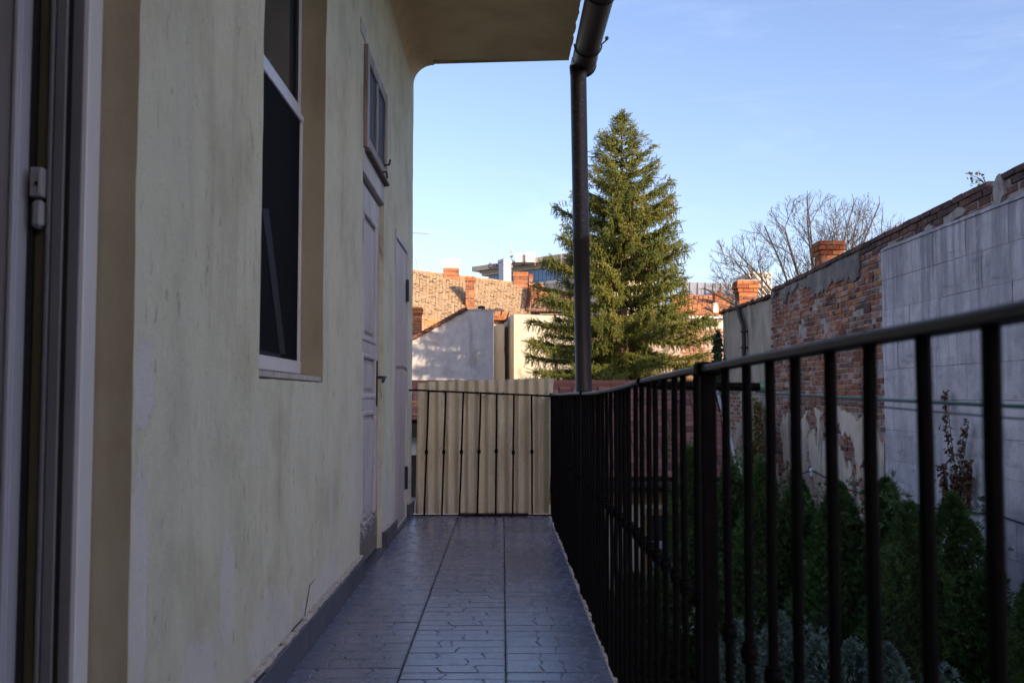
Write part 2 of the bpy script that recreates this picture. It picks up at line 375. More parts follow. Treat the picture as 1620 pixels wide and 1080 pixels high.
def rooftile(name, a, b, rv=.3, lich=.4, lc=(.42,.33,.2)):
    k = NT(name); c = k.mix(k.noise(14, 6, .7), a, b)
    v = k.math('MULTIPLY_ADD', k.rnd(), rv*2, 1-rv); hs = k.n('ShaderNodeHueSaturation'); k.l(c, hs.inputs['Color']); k.l(v, hs.inputs['Value'])
    geo = k.n('ShaderNodeNewGeometry'); nn = k.n('ShaderNodeTexNoise'); nn.inputs['Scale'].default_value = 5; nn.inputs['Detail'].default_value = 8; nn.inputs['Roughness'].default_value = .7
    k.l(geo.outputs['Position'], nn.inputs['Vector'])
    k.col(k.mix(k.ramp(nn.outputs['Fac'], [(.5, 0.0), (.66, lich)]), hs.outputs[0], lc)); k.rough(.9); k.spec(.15); k.bump(k.noise(60, 5), .4, .006); return k.mat
M_rt = rooftile('red_clay_tile', (.20,.085,.062), (.29,.125,.09), .28, .35, (.24,.17,.14))
M_rt_old = rooftile('ochre_old_tile', (.28,.20,.125), (.38,.28,.18), .22, .7, (.15,.115,.082))
M_rt_old2 = rooftile('brown_old_tile', (.24,.16,.095), (.31,.21,.125), .25, .4)
M_rt_old3 = rooftile('dark_old_tile', (.13,.09,.055), (.20,.14,.09), .3, .3)
M_rt_or = rooftile('orange_clay_tile', (.46,.19,.075), (.54,.24,.10), .2, .2)
M_rt_dk = rooftile('dark_verge_tile', (.12,.06,.045), (.19,.09,.062), .3, .2, (.1,.08,.07))
M_gable = plaster('grey_gable_render', [(.3,(.42,.40,.40)),(.55,(.54,.52,.51)),(.75,(.62,.60,.58))], (.25,.24,.24), .6)
M_cream = pm('cream_render', [(.3,(.62,.54,.40)),(.55,(.70,.62,.48)),(.75,(.75,.68,.55))], 2.2, 7, (1,1,.5), .9, .3, 30)
M_white = pm('white_render', [(.3,(.70,.68,.66)),(.7,(.80,.78,.76))], 2, 6, (1,1,.5), .85, .2, 20)
M_conc = pm('pale_concrete', [(.3,(.50,.43,.33)),(.7,(.60,.53,.42))], .6, 6, rough=.9, bump=.1)
M_bglass = pm('blue_facade_glass', [(.3,(.05,.13,.30)),(.7,(.08,.20,.42))], .3, 3, rough=.12, bump=0, spec=.8)
M_fanpane = pm('dusty_old_glass', [(.3,(.018,.02,.026)),(.7,(.05,.052,.06))], 4, 5, (1,1,.3), .5, 0, spec=.05)
M_pane = pm('dark_window_glass', [(.3,(.035,.04,.05)),(.7,(.05,.055,.065))], 1, 2, rough=.08, bump=0, spec=.5)
M_sign = pm('purple_sign_letters', [(.3,(.10,.03,.10)),(.7,(.13,.04,.13))], 1, 2, rough=.5, bump=0)
M_greymetal = pm('grey_sheet_roof', [(.3,(.34,.33,.33)),(.7,(.44,.43,.42))], .8, 6, (1,1,.3), .6, .1)
M_darkwood = pm('dark_eaves_wood', [(.3,(.03,.024,.02)),(.7,(.06,.045,.036))], 9, 5, rough=.8, bump=.3)
M_ochrewood = pm('ochre_wood_trim', [(.3,(.26,.16,.07)),(.7,(.36,.24,.11))], 9, 5, rough=.7, bump=.2)
M_bluecurt = pm('pale_blue_curtain', [(.3,(.42,.48,.56)),(.7,(.52,.58,.65))], 3, 4, (6,1,.3), .8, .2)
M_sheet = None
def sheet_mat():
    k = NT('beige_fibre_sheet')
    c = k.ramp(k.noise(5, 8, .66, (1, 1, .35)), [(.28, (.60,.53,.36)), (.5, (.74,.67,.49)), (.72, (.80,.74,.58))])
    sp = k.ramp(k.noise(95, 5, .75), [(.52, 0.0), (.66, .55)])
    c = k.mix(sp, c, (.33,.275,.18))
    w = k.n('ShaderNodeTexWave'); w.wave_type = 'BANDS'; w.bands_direction = 'X'; w.inputs['Scale'].default_value = 1/(0.118)*.314*1.0; w.inputs['Distortion'].default_value = 1.2; w.inputs['Detail'].default_value = 4
    k.l(k.tc.outputs['Object'], w.inputs['Vector'])
    st = k.ramp(k.noise(13, 7, .7, (1, 1, .05), (1, 1, 3)), [(.50, 0.0), (.68, .4)])
    k.col(k.mix(st, c, (.45,.395,.29))); k.rough(.85); k.spec(.2); k.bump(k.noise(140, 5, .7), .4, .004); return k.mat
M_sheet = sheet_mat()
M_redboard = pm('dark_red_board', [(.3,(.07,.028,.025)),(.7,(.11,.045,.04))], 12, 5, (.3,1,1), .7, .2)
M_wire = pm('rusty_wire', [(.3,(.08,.045,.03)),(.7,(.13,.08,.055))], 40, 3, rough=.7, bump=0)
M_green = pm('green_line_coating', [(.3,(.06,.17,.13)),(.7,(.09,.22,.17))], 8, 4, rough=.4, bump=.05, spec=.5)
M_palecord = pm('pale_cord', [(.3,(.34,.36,.36)),(.7,(.42,.44,.44))], 12, 3, rough=.7, bump=.1)
M_cable = pm('black_cable', [(.3,(.012,.012,.012)),(.7,(.022,.022,.022))], 12, 3, rough=.6, bump=.1)
M_porc = pm('white_porcelain', [(.3,(.70,.70,.72)),(.7,(.78,.78,.80))], 12, 3, rough=.25, bump=0, spec=.5)
def leaf(name, a, b, c=None, ns=1.2, rough=.65):
    k = NT(name)
    geo = k.n('ShaderNodeNewGeometry'); nn = k.n('ShaderNodeTexNoise'); nn.inputs['Scale'].default_value = ns; nn.inputs['Detail'].default_value = 6; nn.inputs['Roughness'].default_value = .7
    k.l(geo.outputs['Position'], nn.inputs['Vector'])
    st = [(.3, a), (.55, b)] + ([(.72, c)] if c else [])
    cc = k.ramp(nn.outputs['Fac'], st)
    rv = geo.outputs['Random Per Island']
    hs = k.n('ShaderNodeHueSaturation'); k.l(cc, hs.inputs['Color']); k.l(k.math('MULTIPLY_ADD', rv, .7, .65), hs.inputs['Value']); k.l(k.math('MULTIPLY_ADD', rv, .04, .48), hs.inputs['Hue'])
    k.col(hs.outputs[0]); k.rough(rough); k.spec(.25)
    return k.mat
M_spruce = leaf('spruce_needles', (.085,.115,.028), (.185,.195,.04), (.30,.225,.055), 1.3)
M_cone = pm('spruce_cones', [(.3,(.20,.10,.04)),(.7,(.28,.15,.065))], 9, 4, rough=.8, bump=.2)
M_bark = pm('brown_bark', [(.3,(.06,.045,.034)),(.7,(.13,.10,.078))], 8, 7, (1,1,.3), .9, .6, 30)
M_inner = pm('dark_shade_core', [(.3,(.018,.018,.010)),(.7,(.034,.032,.018))], 8, 6, rough=.95, bump=.5, bscale=30)  # near-black colour standing in for shade inside the shrubs
M_twig = pm('grey_brown_twigs', [(.3,(.085,.07,.062)),(.7,(.14,.118,.105))], 6, 5, rough=.85, bump=.2)
M_thuja = leaf('thuja_green', (.042,.085,.025), (.07,.125,.034), (.11,.15,.04), 2.5)
M_jun = leaf('juniper_bluegreen', (.085,.14,.125), (.13,.20,.175), (.18,.25,.22), 4)
M_ivy = leaf('ivy_green', (.035,.06,.02), (.055,.085,.028), None, 4)
M_vine = leaf('dry_vine_leaves', (.085,.035,.03), (.14,.07,.035), (.24,.17,.06), 9)
M_vinegold = leaf('golden_vine_leaves', (.12,.07,.025), (.26,.19,.06), (.34,.26,.08), 9)
M_yleaf = leaf('yellow_seedling_leaves', (.34,.22,.03), (.46,.32,.05), None, 9)
M_grass = leaf('courtyard_grass', (.035,.065,.02), (.05,.09,.028), (.07,.10,.035), 1.5)
M_ground = pm('courtyard_soil', [(.3,(.04,.045,.025)),(.5,(.075,.07,.045)),(.7,(.11,.10,.07))], .9, 8, rough=.97, bump=.5, bscale=12, bdist=.03)
M_nb = pm('shade_block_render', [(.3,(.46,.42,.37)),(.7,(.54,.50,.45))], .8, 6, rough=.9, bump=.2)

# ================================================================== SETTING: ground
GZ = -2.6
g = MB(); g.quad((-1500,-800,GZ),(1500,-800,GZ),(1500,3500,GZ),(-1500,3500,GZ)); tag(g.build('ground', M_ground), kind='structure')

# ================================================================== BALCONY FLOOR
XW = -0.69            # face of the house wall
FE = 0.342            # floor edge on the railing side
fl = MB(); fl.box(XW-.02, FE-.004, -3, 7.45, -.16, -.0085); floor = fl.build('balcony_floor', M_grout); tag(floor, kind='structure')
# a tile is one casting with its stones in relief
def tile_mesh(name, rows, w, L, gap=.0035):
    """rows: (v0, v1, [cuts along u with a wobble]) in 0..1 of the tile; stones are inset prisms"""
    m = MB()
    def stone(left, right, v0, v1, h):
        # left/right: functions v -> u
        N = 5; g2 = gap/2
        vs = [v0*L+g2*.8 + (v1*L-v0*L-1.6*g2)*i/(N-1) for i in range(N)]
        lo = [(left(v/L)*w+g2, v) for v in vs]; hi = [(right(v/L)*w-g2, v) for v in vs]
        n = len(m.v); b = .0022
        for ring, dz, ins in ((0, -.004, 0), (1, h-.0012, 0), (2, h, b)):
            for i in range(N):
                vi = vs[i] + (ins if i == 0 else -ins if i == N-1 else 0)
                m.v.append((lo[i][0]+ins, vi, dz))
            for i in range(N):
                vi = vs[i] + (ins if i == 0 else -ins if i == N-1 else 0)
                m.v.append((hi[i][0]-ins, vi, dz))
        def ringidx(r): 
            q = n+r*2*N; return [q+N+i for i in range(N)] + [q+N-1-i for i in range(N)]
        for r in (0, 1):
            A, B = ringidx(r), ringidx(r+1)
            for i in range(2*N): 
                j = (i+1) % (2*N); m.f.append((A[i], A[j], B[j], B[i])); m.m.append(0)
        m.f.append(tuple(ringidx(2))); m.m.append(0)
    for (v0, v1, cuts) in rows:
        edges = [lambda v: 0.0]
        for (c, amp, ph) in cuts:
            edges.append(lambda v, c=c, amp=amp, ph=ph: c + amp*math.sin(ph + v*21) + amp*.6*math.sin(ph*2+v*47))
        edges.append(lambda v: 1.0)
        for a, b in zip(edges[:-1], edges[1:]): stone(a, b, v0, v1, rng.uniform(-.0008, .0008))
    m.quad((0,0,-.0035),(w,0,-.0035),(w,L,-.0035),(0,L,-.0035))
    return m.mesh(name, M_tile)
TW, TL = .3285, .3235
TA = tile_mesh('tile', [(0,.34,[(.30,.02,.3),(.60,.015,2.)]),(.34,.66,[(.42,.035,1.1),(.78,.02,.2)]),(.66,1,[(.22,.02,1.7),(.72,.03,.6)])], TW, TL)
TB = tile_mesh('tile', [(0,.29,[(.30,.02,.8),(.43,.012,.3)]),(.29,.55,[(.55,.015,2.),]),(.55,.78,[(.24,.02,.2),(.80,.008,.9)]),(.78,1,[(.40,.03,1.)])], TW, TL)
TCm = tile_mesh('tile', [(0,.26,[(.36,.03,1.4),(.72,.02,.5)]),(.26,.52,[(.62,.02,.1)]),(.52,.76,[(.3,.025,.9),(.78,.015,1.9)]),(.76,1,[(.5,.02,.4)])], TW, TL)
TR_ = tile_mesh('tile', [(0,.45,[(.35,.018,.4),(.56,.02,1.2),(.74,.03,.2)]),(.45,.72,[(.34,.012,.5),(.80,.03,2.2)]),(.72,1,[(.52,.012,.4),(.86,.03,.1)])], TW, TL)
colx = [(-.323-.3335, 0), (-.323, 1), (.0105, 2)]
y = 3.537 - .327*9
row = 0
while y < 7.4:
    for x0, c in colx:
        me = (TA, (TB if row % 2 else TCm), TR_)[c]
        yo = .0 if c != 0 else .055
        if y+yo < .2: continue
        o = bpy.data.objects.new('tile', me); C.objects.link(o); o.parent = floor
        o.location = (x0+.0025, y+yo, rng.uniform(-.0006, .0006)); o.rotation_euler = (rng.uniform(-.0012,.0012), rng.uniform(-.0015,.0015), rng.uniform(-.002,.002))
        L = y+yo+TL
        if c == 0: o.location.x = -.672; o.scale.x = (.349-.0025)/TW
        if L > 7.45: o.scale.y = (7.445-y-yo)/TL
    y += .327; row += 1
# crumbling pale mortar along the outer edge
mb = MB(); yy = .2
while yy < 7.44:
    l = rng.uniform(.02, .07); w = rng.uniform(.004, .017); h = rng.uniform(-.012, .002)
    mb.rbox(FE-.003, FE+w, yy, yy+l, -.15, h, .003); yy += l*rng.uniform(.8, 1.3)
mb.build('edge_mortar', M_mortar, floor)

# ================================================================== YELLOW HOUSE
house = thing('house', 'yellow rendered house wall with window, two pale doors and overhanging eaves along the tiled balcony', 'house', (XW, 3, 0))
YE = 7.6; ZC = 3.44
DOOR = (.70, 1.865, -.02, 2.35)        # near balcony door opening: y0 y1 z0 z1
WIN = (2.835, 3.83, .925, 2.75)
D1 = (4.87, 5.745, -.02, 2.63)
D2 = (6.36, 7.19, .015, 1.955)
OPEN = [DOOR, WIN, D1, D2]
def sub(breaks, step):
    out = [breaks[0]]
    for a, b in zip(breaks[:-1], breaks[1:]):
        n = max(1, int(round((b-a)/step)))
        out += [a+(b-a)*i/n for i in range(1, n+1)]
    return out
yb = sorted({-2.0, .0, YE, *[o[0] for o in OPEN], *[o[1] for o in OPEN]})
zb = sorted({-.16, .0, ZC-.16, *[round(o[2],4) for o in OPEN], *[o[3] for o in OPEN]})
ys = sub(yb, .045); zs = sub(zb, .045)
def inside(y, z): return any(o[0] < y < o[1] and o[2] < z < o[3] for o in OPEN)
wm = MB(); idx = {}
def wv(i, j, depth=0.0):
    key = (i, j, depth)
    if key in idx: return idx[key]
    y, z = ys[i], zs[j]
    dx = .004*fbm(y*1.3, z*1.3, 2.0) + .0016*nz(y*9, z*9, 5)
    jy = .0035*nz(y*7, z*11, 9); jz = .0035*nz(y*11, z*7, 4)
    if i in (0, len(ys)-1): jy = .006*nz(0, z*9, 3)
    idx[key] = len(wm.v); wm.v.append((XW+dx-depth, y+jy, z+jz)); return idx[key]
for i in range(len(ys)-1):
    for j in range(len(zs)-1):
        if inside((ys[i]+ys[i+1])/2, (zs[j]+zs[j+1])/2): continue
        wm.f.append((wv(i,j), wv(i+1,j), wv(i+1,j+1), wv(i,j+1))); wm.m.append(0)
DEP = .10
for o in OPEN:
    rev = MB()
    dep = DEP if o in (DOOR, WIN) else .075
    i0 = ys.index(o[0]); i1 = ys.index(o[1]); j0 = min(range(len(zs)), key=lambda k: abs(zs[k]-o[2])); j1 = min(range(len(zs)), key=lambda k: abs(zs[k]-o[3]))
    def rv(i, j, d):
        v = wm.v[wv(i, j)]; return (v[0]-d, v[1], v[2])
    for j in range(j0, j1):
        for i in (i0, i1): rev.quad(rv(i,j,0), rv(i,j+1,0), rv(i,j+1,dep), rv(i,j,dep))
    for i in range(i0, i1):
        for j in (j0, j1): rev.quad(rv(i,j,0), rv(i+1,j,0), rv(i+1,j,dep), rv(i,j,dep))
    rev.build('reveal', M_reveal if o in (DOOR, WIN) else M_stucco, house)
# far end face and cove under the eaves
for j in range(len(zs)-1):
    a = wm.v[wv(len(ys)-1, j)]; b = wm.v[wv(len(ys)-1, j+1)]
    wm.quad(a, (XW-.4, a[1], a[2]), (XW-.4, b[1], b[2]), b)
wall = wm.build('wall', M_stucco, house, smooth=True)
cv = MB(); rc = .16; N = 8
prev = None
for k in range(N+1):
    a = math.pi/2*k/N; p = (XW-.001+rc-rc*math.cos(a), ZC-rc+rc*math.sin(a))
    if prev:
        for s in range(24):
            y0 = -2+(YE+2)*s/24; y1 = -2+(YE+2)*(s+1)/24
            cv.quad((prev[0],y0,prev[1]),(prev[0],y1,prev[1]),(p[0],y1,p[1]),(p[0],y0,p[1]))
        cv.poly([(prev[0],YE,prev[1]),(p[0],YE,p[1]),(XW-.3,YE,ZC)])
    prev = p
cv.build('cove', M_soffit, house, smooth=False)
# eaves slab with a ragged outer edge
sl = MB()
xo = .505; segs = 160
pe = [(xo+.010*fbm(s*.9, 1.3)+.012*abs(nz(s*.55, 3.3)), -2+(YE+2-.12)*s/segs) for s in range(segs+1)]
for s in range(segs):
    (xa, ya), (xb, yb_) = pe[s], pe[s+1]
    sl.quad((XW+.155,ya,ZC),(XW+.155,yb_,ZC),(xb,yb_,ZC),(xa,ya,ZC))
    sl.quad((xa,ya,ZC),(xb,yb_,ZC),(xb-.006,yb_,ZC+.06),(xa-.006,ya,ZC+.06))
    sl.quad((xa-.006,ya,ZC+.06),(xb-.006,yb_,ZC+.06),(xb,yb_,ZC+.16),(xa,ya,ZC+.16))
ye_ = pe[-1][1]
sl.quad((XW-.1,YE,ZC),(XW+.155,YE,ZC),(XW+.155,YE-.12,ZC),(XW+.155,YE-.12,ZC))
sl.quad((XW-.1,YE,ZC),(pe[-1][0],ye_,ZC),(pe[-1][0],ye_,ZC+.16),(XW-.1,YE,ZC+.16))
sl.quad((-6.5,-2,ZC+.16),(pe[0][0],-2,ZC+.16),(pe[-1][0],ye_,ZC+.16),(-6.5,YE,ZC+.16))
sl.build('eaves_slab', M_soffit, house)
# body of the house behind the wall: back, sides, inner rooms
bd = MB()
bd.box(-6.5, XW-.42, YE-.3, YE-.002, GZ, ZC+.15); bd.box(-6.5, XW-.02, -2, -1.7, GZ, ZC+.15)
bd.box(-6.5, -6.2, -1.7, YE-.3, GZ, ZC+.15)
bd.box(-6.2, XW-.02, -1.7, YE-.3, GZ, -.17)
bd.box(XW-.018, XW-.4, YE-.0, YE-.0005, 0, 0.001)
bd.build('house_body', M_stucco, house)
wg = MB(); wg.box(-6.5, .9, -3.6, -2.3, GZ, 3.75); wg.build('shade_wing', M_stucco, house)  # unseen wing added behind the camera to darken reveals and door leaf
ro = MB(); ro.quad((.45,-2,ZC+.17),(.45,YE-.1,ZC+.17),(-3.2,YE,ZC+1.3),(-3.2,-2,ZC+1.3)); ro.quad((-3.2,-2,ZC+1.3),(-3.2,YE,ZC+1.3),(-6.8,YE,ZC+.17),(-6.8,-2,ZC+.17))
ro.build('roof', M_rt, house)
room = MB()
room.box(XW-.36, XW-.30, -1.7, .60, -.1, ZC); room.box(XW-.36, XW-.30, 1.97, 2.74, -.1, ZC)
room.box(XW-.36, XW-.30, 3.92, YE-.3, -.1, ZC); room.box(XW-.36, XW-.30, 2.74, 3.92, -.1, .90); room.box(XW-.36,XW-.30, .60, 1.97, 2.45, ZC); room.box(XW-.36,XW-.30,2.74,3.92,2.8,ZC)
room.box(-6.2, XW-.30, -1.7, YE-.3, -.16, -.1)
room.box(-4.2, -4.0, -1.7, YE-.3, -.1, ZC-.01); room.box(-4.0, XW-.36, 2.28, 2.34, -.1, ZC-.01); room.box(-4.0, XW-.36, 4.3, 4.36, -.1, ZC-.01)
for (a, b, z0, z1) in (DOOR, WIN):   # wall thickness around the openings
    for yy in (a-.10, b+.002): room.box(XW-.30, XW-.102, yy, yy+.098, -.1, ZC-.02)
room.build('inner_room', M_room, house)

# --- near balcony door (only its hinge side is in view)
XF = XW-.075
bdoor = link('balcony_door', MB().box(XF-.07, XF, 1.803, 1.862, .0, 2.34).mesh('balcony_door', M_pvc), house)
f = MB(); f.rbox(XF-.002, XF+.006, 1.803, 1.862, .0, 2.33, .002); f.build('frame_lip', M_pvc, bdoor)
f = MB(); f.box(XF-.021, XF-.003, 1.797, 1.8025, 0, 2.33); f.build('frame_rebate', M_pvcgrey, bdoor)  # white jamb, its shade put into the grey
f = MB(); f.box(XF-.029, XF-.0215, 1.795, 1.8022, 0, 2.33); f.box(XF-.0935, XF-.0835, 1.792, 1.802, 0, 2.33); f.build('gasket_and_gap', M_rubber, bdoor)  # black gasket, plus a black strip painting the shaded gap by the leaf
f = MB(); f.rbox(XF-.050, XF-.0295, 1.790, 1.802, 0, 2.33, .002); f.rbox(XF-.0575, XF-.0515, 1.785, 1.802, 0, 2.33, .001); f.build('frame_groove', M_pvcgrey, bdoor)  # grooved jamb profile, grey again paints its shade
f = MB(); f.box(XF-.083, XF-.058, 1.8015, 1.806, 0, 2.33); f.build('jamb_strip', M_olive, bdoor)  # plain olive strip set into the jamb
f = MB()
zc = onY(70, 290, 1.79).z; zb_ = onY(70, 362, 1.79).z; zt = onY(70, 268, 1.79).z
zm = onY(70, 316, 1.79).z
f.rbox(XF-.0815, XF-.0595, 1.770, 1.8014, zm+.002, zt, .002); f.rbox(XF-.0800, XF-.0600, 1.774, 1.8014, zb_, zm-.002, .006)
f.box(XF-.0660, XF-.0635, 1.767, 1.7698, zm+.008, zt-.006)
f.build('hinge', M_hinge, bdoor)
f = MB(); f.tube([(XF-.068,1.7705,(zt+zm)/2-.002),(XF-.068,1.7665,(zt+zm)/2-.002)], .0035, 8); f.build('hinge_screw', M_rubber, bdoor)
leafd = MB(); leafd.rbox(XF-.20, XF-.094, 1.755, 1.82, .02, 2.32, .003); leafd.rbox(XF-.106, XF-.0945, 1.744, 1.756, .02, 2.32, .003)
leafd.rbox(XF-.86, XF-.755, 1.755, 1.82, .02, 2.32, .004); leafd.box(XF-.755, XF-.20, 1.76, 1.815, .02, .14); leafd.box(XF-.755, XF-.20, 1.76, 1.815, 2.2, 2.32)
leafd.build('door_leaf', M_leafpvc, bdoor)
f = MB(); f.box(XF-.757, XF-.198, 1.784, 1.790, .138, 2.202); f.build('pane', M_pane, bdoor)

# --- sash window with an insect screen
XS = XW-.095
win = link('window', MB().box(XS-.05, XS, 3.775, 3.826, .965, 2.75).mesh('window', M_pvc), house)
ztr = onX(475, 186, XS+.01).z; ztt = onX(470, 160, XS+.01).z
f = MB(); f.box(XS-.05, XS, 2.838, 2.888, .965, 2.75); f.box(XS-.05, XS, 2.888, 3.775, 2.69, 2.75)
f.rbox(XS-.048, XS+.002, 2.889, 3.774, ztr-.0, ztt+.012, .004); f.build('frame', M_pvc, win)
f = MB(); f.rbox(XS+.0022, XS+.014, 2.845, 3.815, ztr-.012, ztr+.016, .003); f.rbox(XS+.0022, XS+.012, 3.785, 3.812, 1.006, ztr-.012, .002); f.rbox(XS+.0022, XS+.012, 2.845, 2.872, 1.006, ztr-.012, .002)
f.rbox(XS+.0022, XS+.015, 2.845, 3.812, .958, 1.006, .003); f.build('screen_frame', M_pvc, win)
f = MB(); f.box(XS+.0035, XS+.0045, 2.8725, 3.7845, 1.0065, ztr-.0125); f.build('insect_screen', M_screen, win)
f = MB(); f.box(XS-.022, XS-.016, 2.889, 3.774, ztt+.0125, 2.69); f.build('upper_pane', M_pane, win)
f = MB(); f.rbox(XS-.04, XS-.001, 3.745, 3.7745, ztt+.013, 2.69, .003); f.build('pane_gasket', M_rubber, win)
f = MB(); 
f.box(XS-.05, XS+.0, 2.889, 3.774, .9655, 1.01)
f.build('bottom_rail', M_pvcgrey, win)
f = MB(); f.rbox(XS+.0005, XW-.002, 2.838, 3.80, .928, .947, .003); f.build('sill', M_mortar, win)
# tilted inner sash seen through the screen
f = MB()
def sbar(a, b, r): f.tube([a, b], r, 4)
sbar((XS+.0052, 3.02, 1.62), (XS+.0052, 3.62, 1.05), .0012)
f.v = []; f.f = []; f.m = []
pA = onX(415, 330, XS+.006); pB = onX(443, 560, XS+.006); pC = onX(425, 330, XS+.006); pD = onX(452, 560, XS+.006)
f.quad(pA, pC, pD, pB); 
pE = onX(409, 553, XS+.006); pF = onX(409, 573, XS+.006); pG = onX(452, 582, XS+.006)
f.quad(pE, (pB+pA*.0), pG, pF)
f.build('tilted_sash', M_sash, win)

# --- old panelled door with a fanlight above
XD = XW-.022
def yat(px): return onX(px, 500, XW).y
door1 = link('panelled_door', MB().box(XD-.05, XD-.012, 4.90, 5.71, .02, 1.965).mesh('panelled_door', M_door), house)
door1['label'] = 'old white panelled wooden door with peeling foot and black lever handle'
f = MB()
f.rbox(XD-.013, XD, 4.905, 5.045, .02, 1.965, .003); f.rbox(XD-.013, XD, 5.58, 5.708, .02, 1.965, .003)
for z0, z1 in ((.02,.2),(.80,.86),(1.10,1.16),(1.84,1.965)): f.rbox(XD-.013, XD-.0005, 5.0455, 5.5795, z0, z1, .003)
f.build('door_frame', M_door, door1)
f = MB()
for z0, z1 in ((.2,.80),(.86,1.10),(1.16,1.84)):
    b = .028
    f.rbox(XD-.0125, XD+.006, 5.046, 5.046+b, z0, z1, .006); f.rbox(XD-.0125, XD+.006, 5.579-b, 5.579, z0, z1, .006)
    f.rbox(XD-.0125, XD+.0055, 5.046+b, 5.579-b, z0, z0+b, .006); f.rbox(XD-.0125, XD+.0055, 5.046+b, 5.579-b, z1-b, z1, .006)
f.build('moulding', M_door, door1)
for z0, z1 in ((.2,.80),(.86,1.10),(1.16,1.84)):
    f = MB(); f.rbox(XD-.0122, XD-.003, 5.10, 5.525, z0+.05, z1-.05, .008); f.build('panel', M_door, door1)
f = MB()
for k in range(9): f.rbox(XD-.002, XD+.007, 5.06, 5.57, .045+k*.017, .055+k*.017, .002)
f.build('ribbed_foot', M_door, door1)
f = MB(); zh = onX(603, 598, XD).z
f.rbox(XD+.0005, XD+.007, 5.615, 5.650, onX(602,642,XD).z, onX(602,572,XD).z, .003)
f.tube([(XD,5.632,zh),(XD+.045,5.632,zh),(XD+.055,5.60,zh),(XD+.055,5.53,zh-.006),(XD+.05,5.515,zh-.028)], .009, 8); f.build('handle', M_handle, door1)
f = MB(); 
f.box(XW-.075, XW-.03, 4.871, 4.899, 0, 1.97); f.box(XW-.07, XW-.03, 5.7105, 5.744, 0, 1.97); f.build('jamb', M_oldwood, door1)
for zz in (.18, 1.0, 1.62): MB().tube([(XW-.022,4.893,zz),(XW-.022,4.893,zz+.11)], .009, 8).build('hinge', M_oldwood, door1)
fan = link('fanlight', MB().rbox(XW-.07, XW+.004, 4.872, 5.744, 1.985, 2.105, .003).mesh('fanlight', M_door), house)
fan['label'] = 'small two-paned wooden window above the panelled door'
f = MB(); f.rbox(XW-.05, XW+.005, 4.74, 4.90, 2.645, 2.71, .002); f.rbox(XW-.002, XW+.004, 4.90, 5.744, 2.632, 2.67, .002); f.build('head_board', M_door, fan)
z0, z1 = 2.115, 2.625
f = MB(); f.rbox(XW-.05, XW+.019, 4.895, 4.965, z0, z1, .005); f.rbox(XW-.05, XW+.019, 5.665, 5.742, z0, z1, .005); f.rbox(XW-.05, XW+.015, 5.285, 5.345, z0+.066, z1-.066, .005)
f.rbox(XW-.05, XW+.017, 4.9655, 5.6645, z0, z0+.065, .005); f.rbox(XW-.05, XW+.017, 4.9655, 5.6645, z1-.065, z1, .005); f.build('sash', M_wornsash, fan)
f = MB(); f.rbox(XW-.05, XW+.021, 4.884, 4.8945, z0-.005, z1+.004, .002); f.build('sash_edge', M_wornsash, fan)
for a, b in ((4.966, 5.284), (5.346, 5.664)):
    f = MB(); f.box(XW+.002, XW+.006, a, b, z0+.066, z1-.066); f.build('pane', M_fanpane, fan)
f = MB(); f.rbox(XW-.02, XW+.032, 4.90, 5.742, z0-.024, z0-.006, .005); f.build('weather_bar', M_oldwood, fan)
f = MB(); f.tube([(XW+.03,5.48,z0+.04),(XW+.06,5.48,z0+.045),(XW+.062,5.50,z0+.075)], .006, 6); f.build('catch', M_handle, fan); f = MB(); f.tube([(XW+.03,5.40,z0-.015),(XW+.055,5.40,z0-.015),(XW+.055,5.43,z0-.04)], .006, 6); f.build('catch', M_handle, fan)

# --- flush door at the far end
door2 = link('flush_door', MB().rbox(XW-.06, XW-.006, 6.395, 7.155, .02, 1.905, .003).mesh('flush_door', M_flush), house)
door2['label'] = 'plain flush lilac-white door with grey lever handle near the end of the balcony'
f = MB(); f.rbox(XW-.06, XW+.006, 6.362, 6.3945, .015, 1.95, .003); f.rbox(XW-.06, XW+.006, 7.1555, 7.188, .015, 1.95, .003); f.rbox(XW-.06, XW+.006, 6.395, 7.155, 1.9055, 1.95, .003); f.build('frame', M_flush, door2)
for zz in (onX(644,478,XW).z, onX(645,770,XW).z): MB().rbox(XW-.004, XW+.016, 7.125, 7.165, zz, zz+.16, .004).build('hinge', M_handle, door2)
f = MB(); zz = onX(630, 582, XW).z; f.rbox(XW-.0055, XW+.002, 6.42, 6.455, zz-.17, zz+.03, .003); f.tube([(XW-.004,6.437,zz),(XW+.05,6.437,zz),(XW+.056,6.47,zz),(XW+.054,6.56,zz-.012)], .010, 8); f.build('handle', M_steel, door2)

# --- baseboard tiles, mortar bead on top, threshold pieces
yy = 1.87
XB = XW+.026
while yy < YE-.02:
    l = min(.327, YE-.005-yy)
    if yy < D1[0]+.02 and yy+l > D1[0]: l = D1[0]+.01-yy
    if D1[0]+.01 <= yy < D1[1]+.03: yy = D1[1]+.03; continue
    if yy < D2[0] and yy+l > D2[0]: l = D2[0]+.005-yy
    if D2[0]+.004 <= yy < D2[1]+.005: yy = D2[1]+.005; continue
    if l > .02:
        f = MB(); f.rbox(XW-.012, XB+rng.uniform(-.002,.002), yy+.0012, yy+l-.0012, .0, .098+rng.uniform(-.003,.003), .003)
        f.build('skirting_tile', M_skirt, house)
    yy += l
for a4, b4 in ((D1[0]+.012, D1[1]+.028), (D2[0]+.006, D2[1]+.003)):
    f = MB(); f.rbox(XW-.09, XW+.024, a4, b4, -.16, .012, .004); f.build('threshold', M_skirt, house)
f = MB(); yy = 1.87
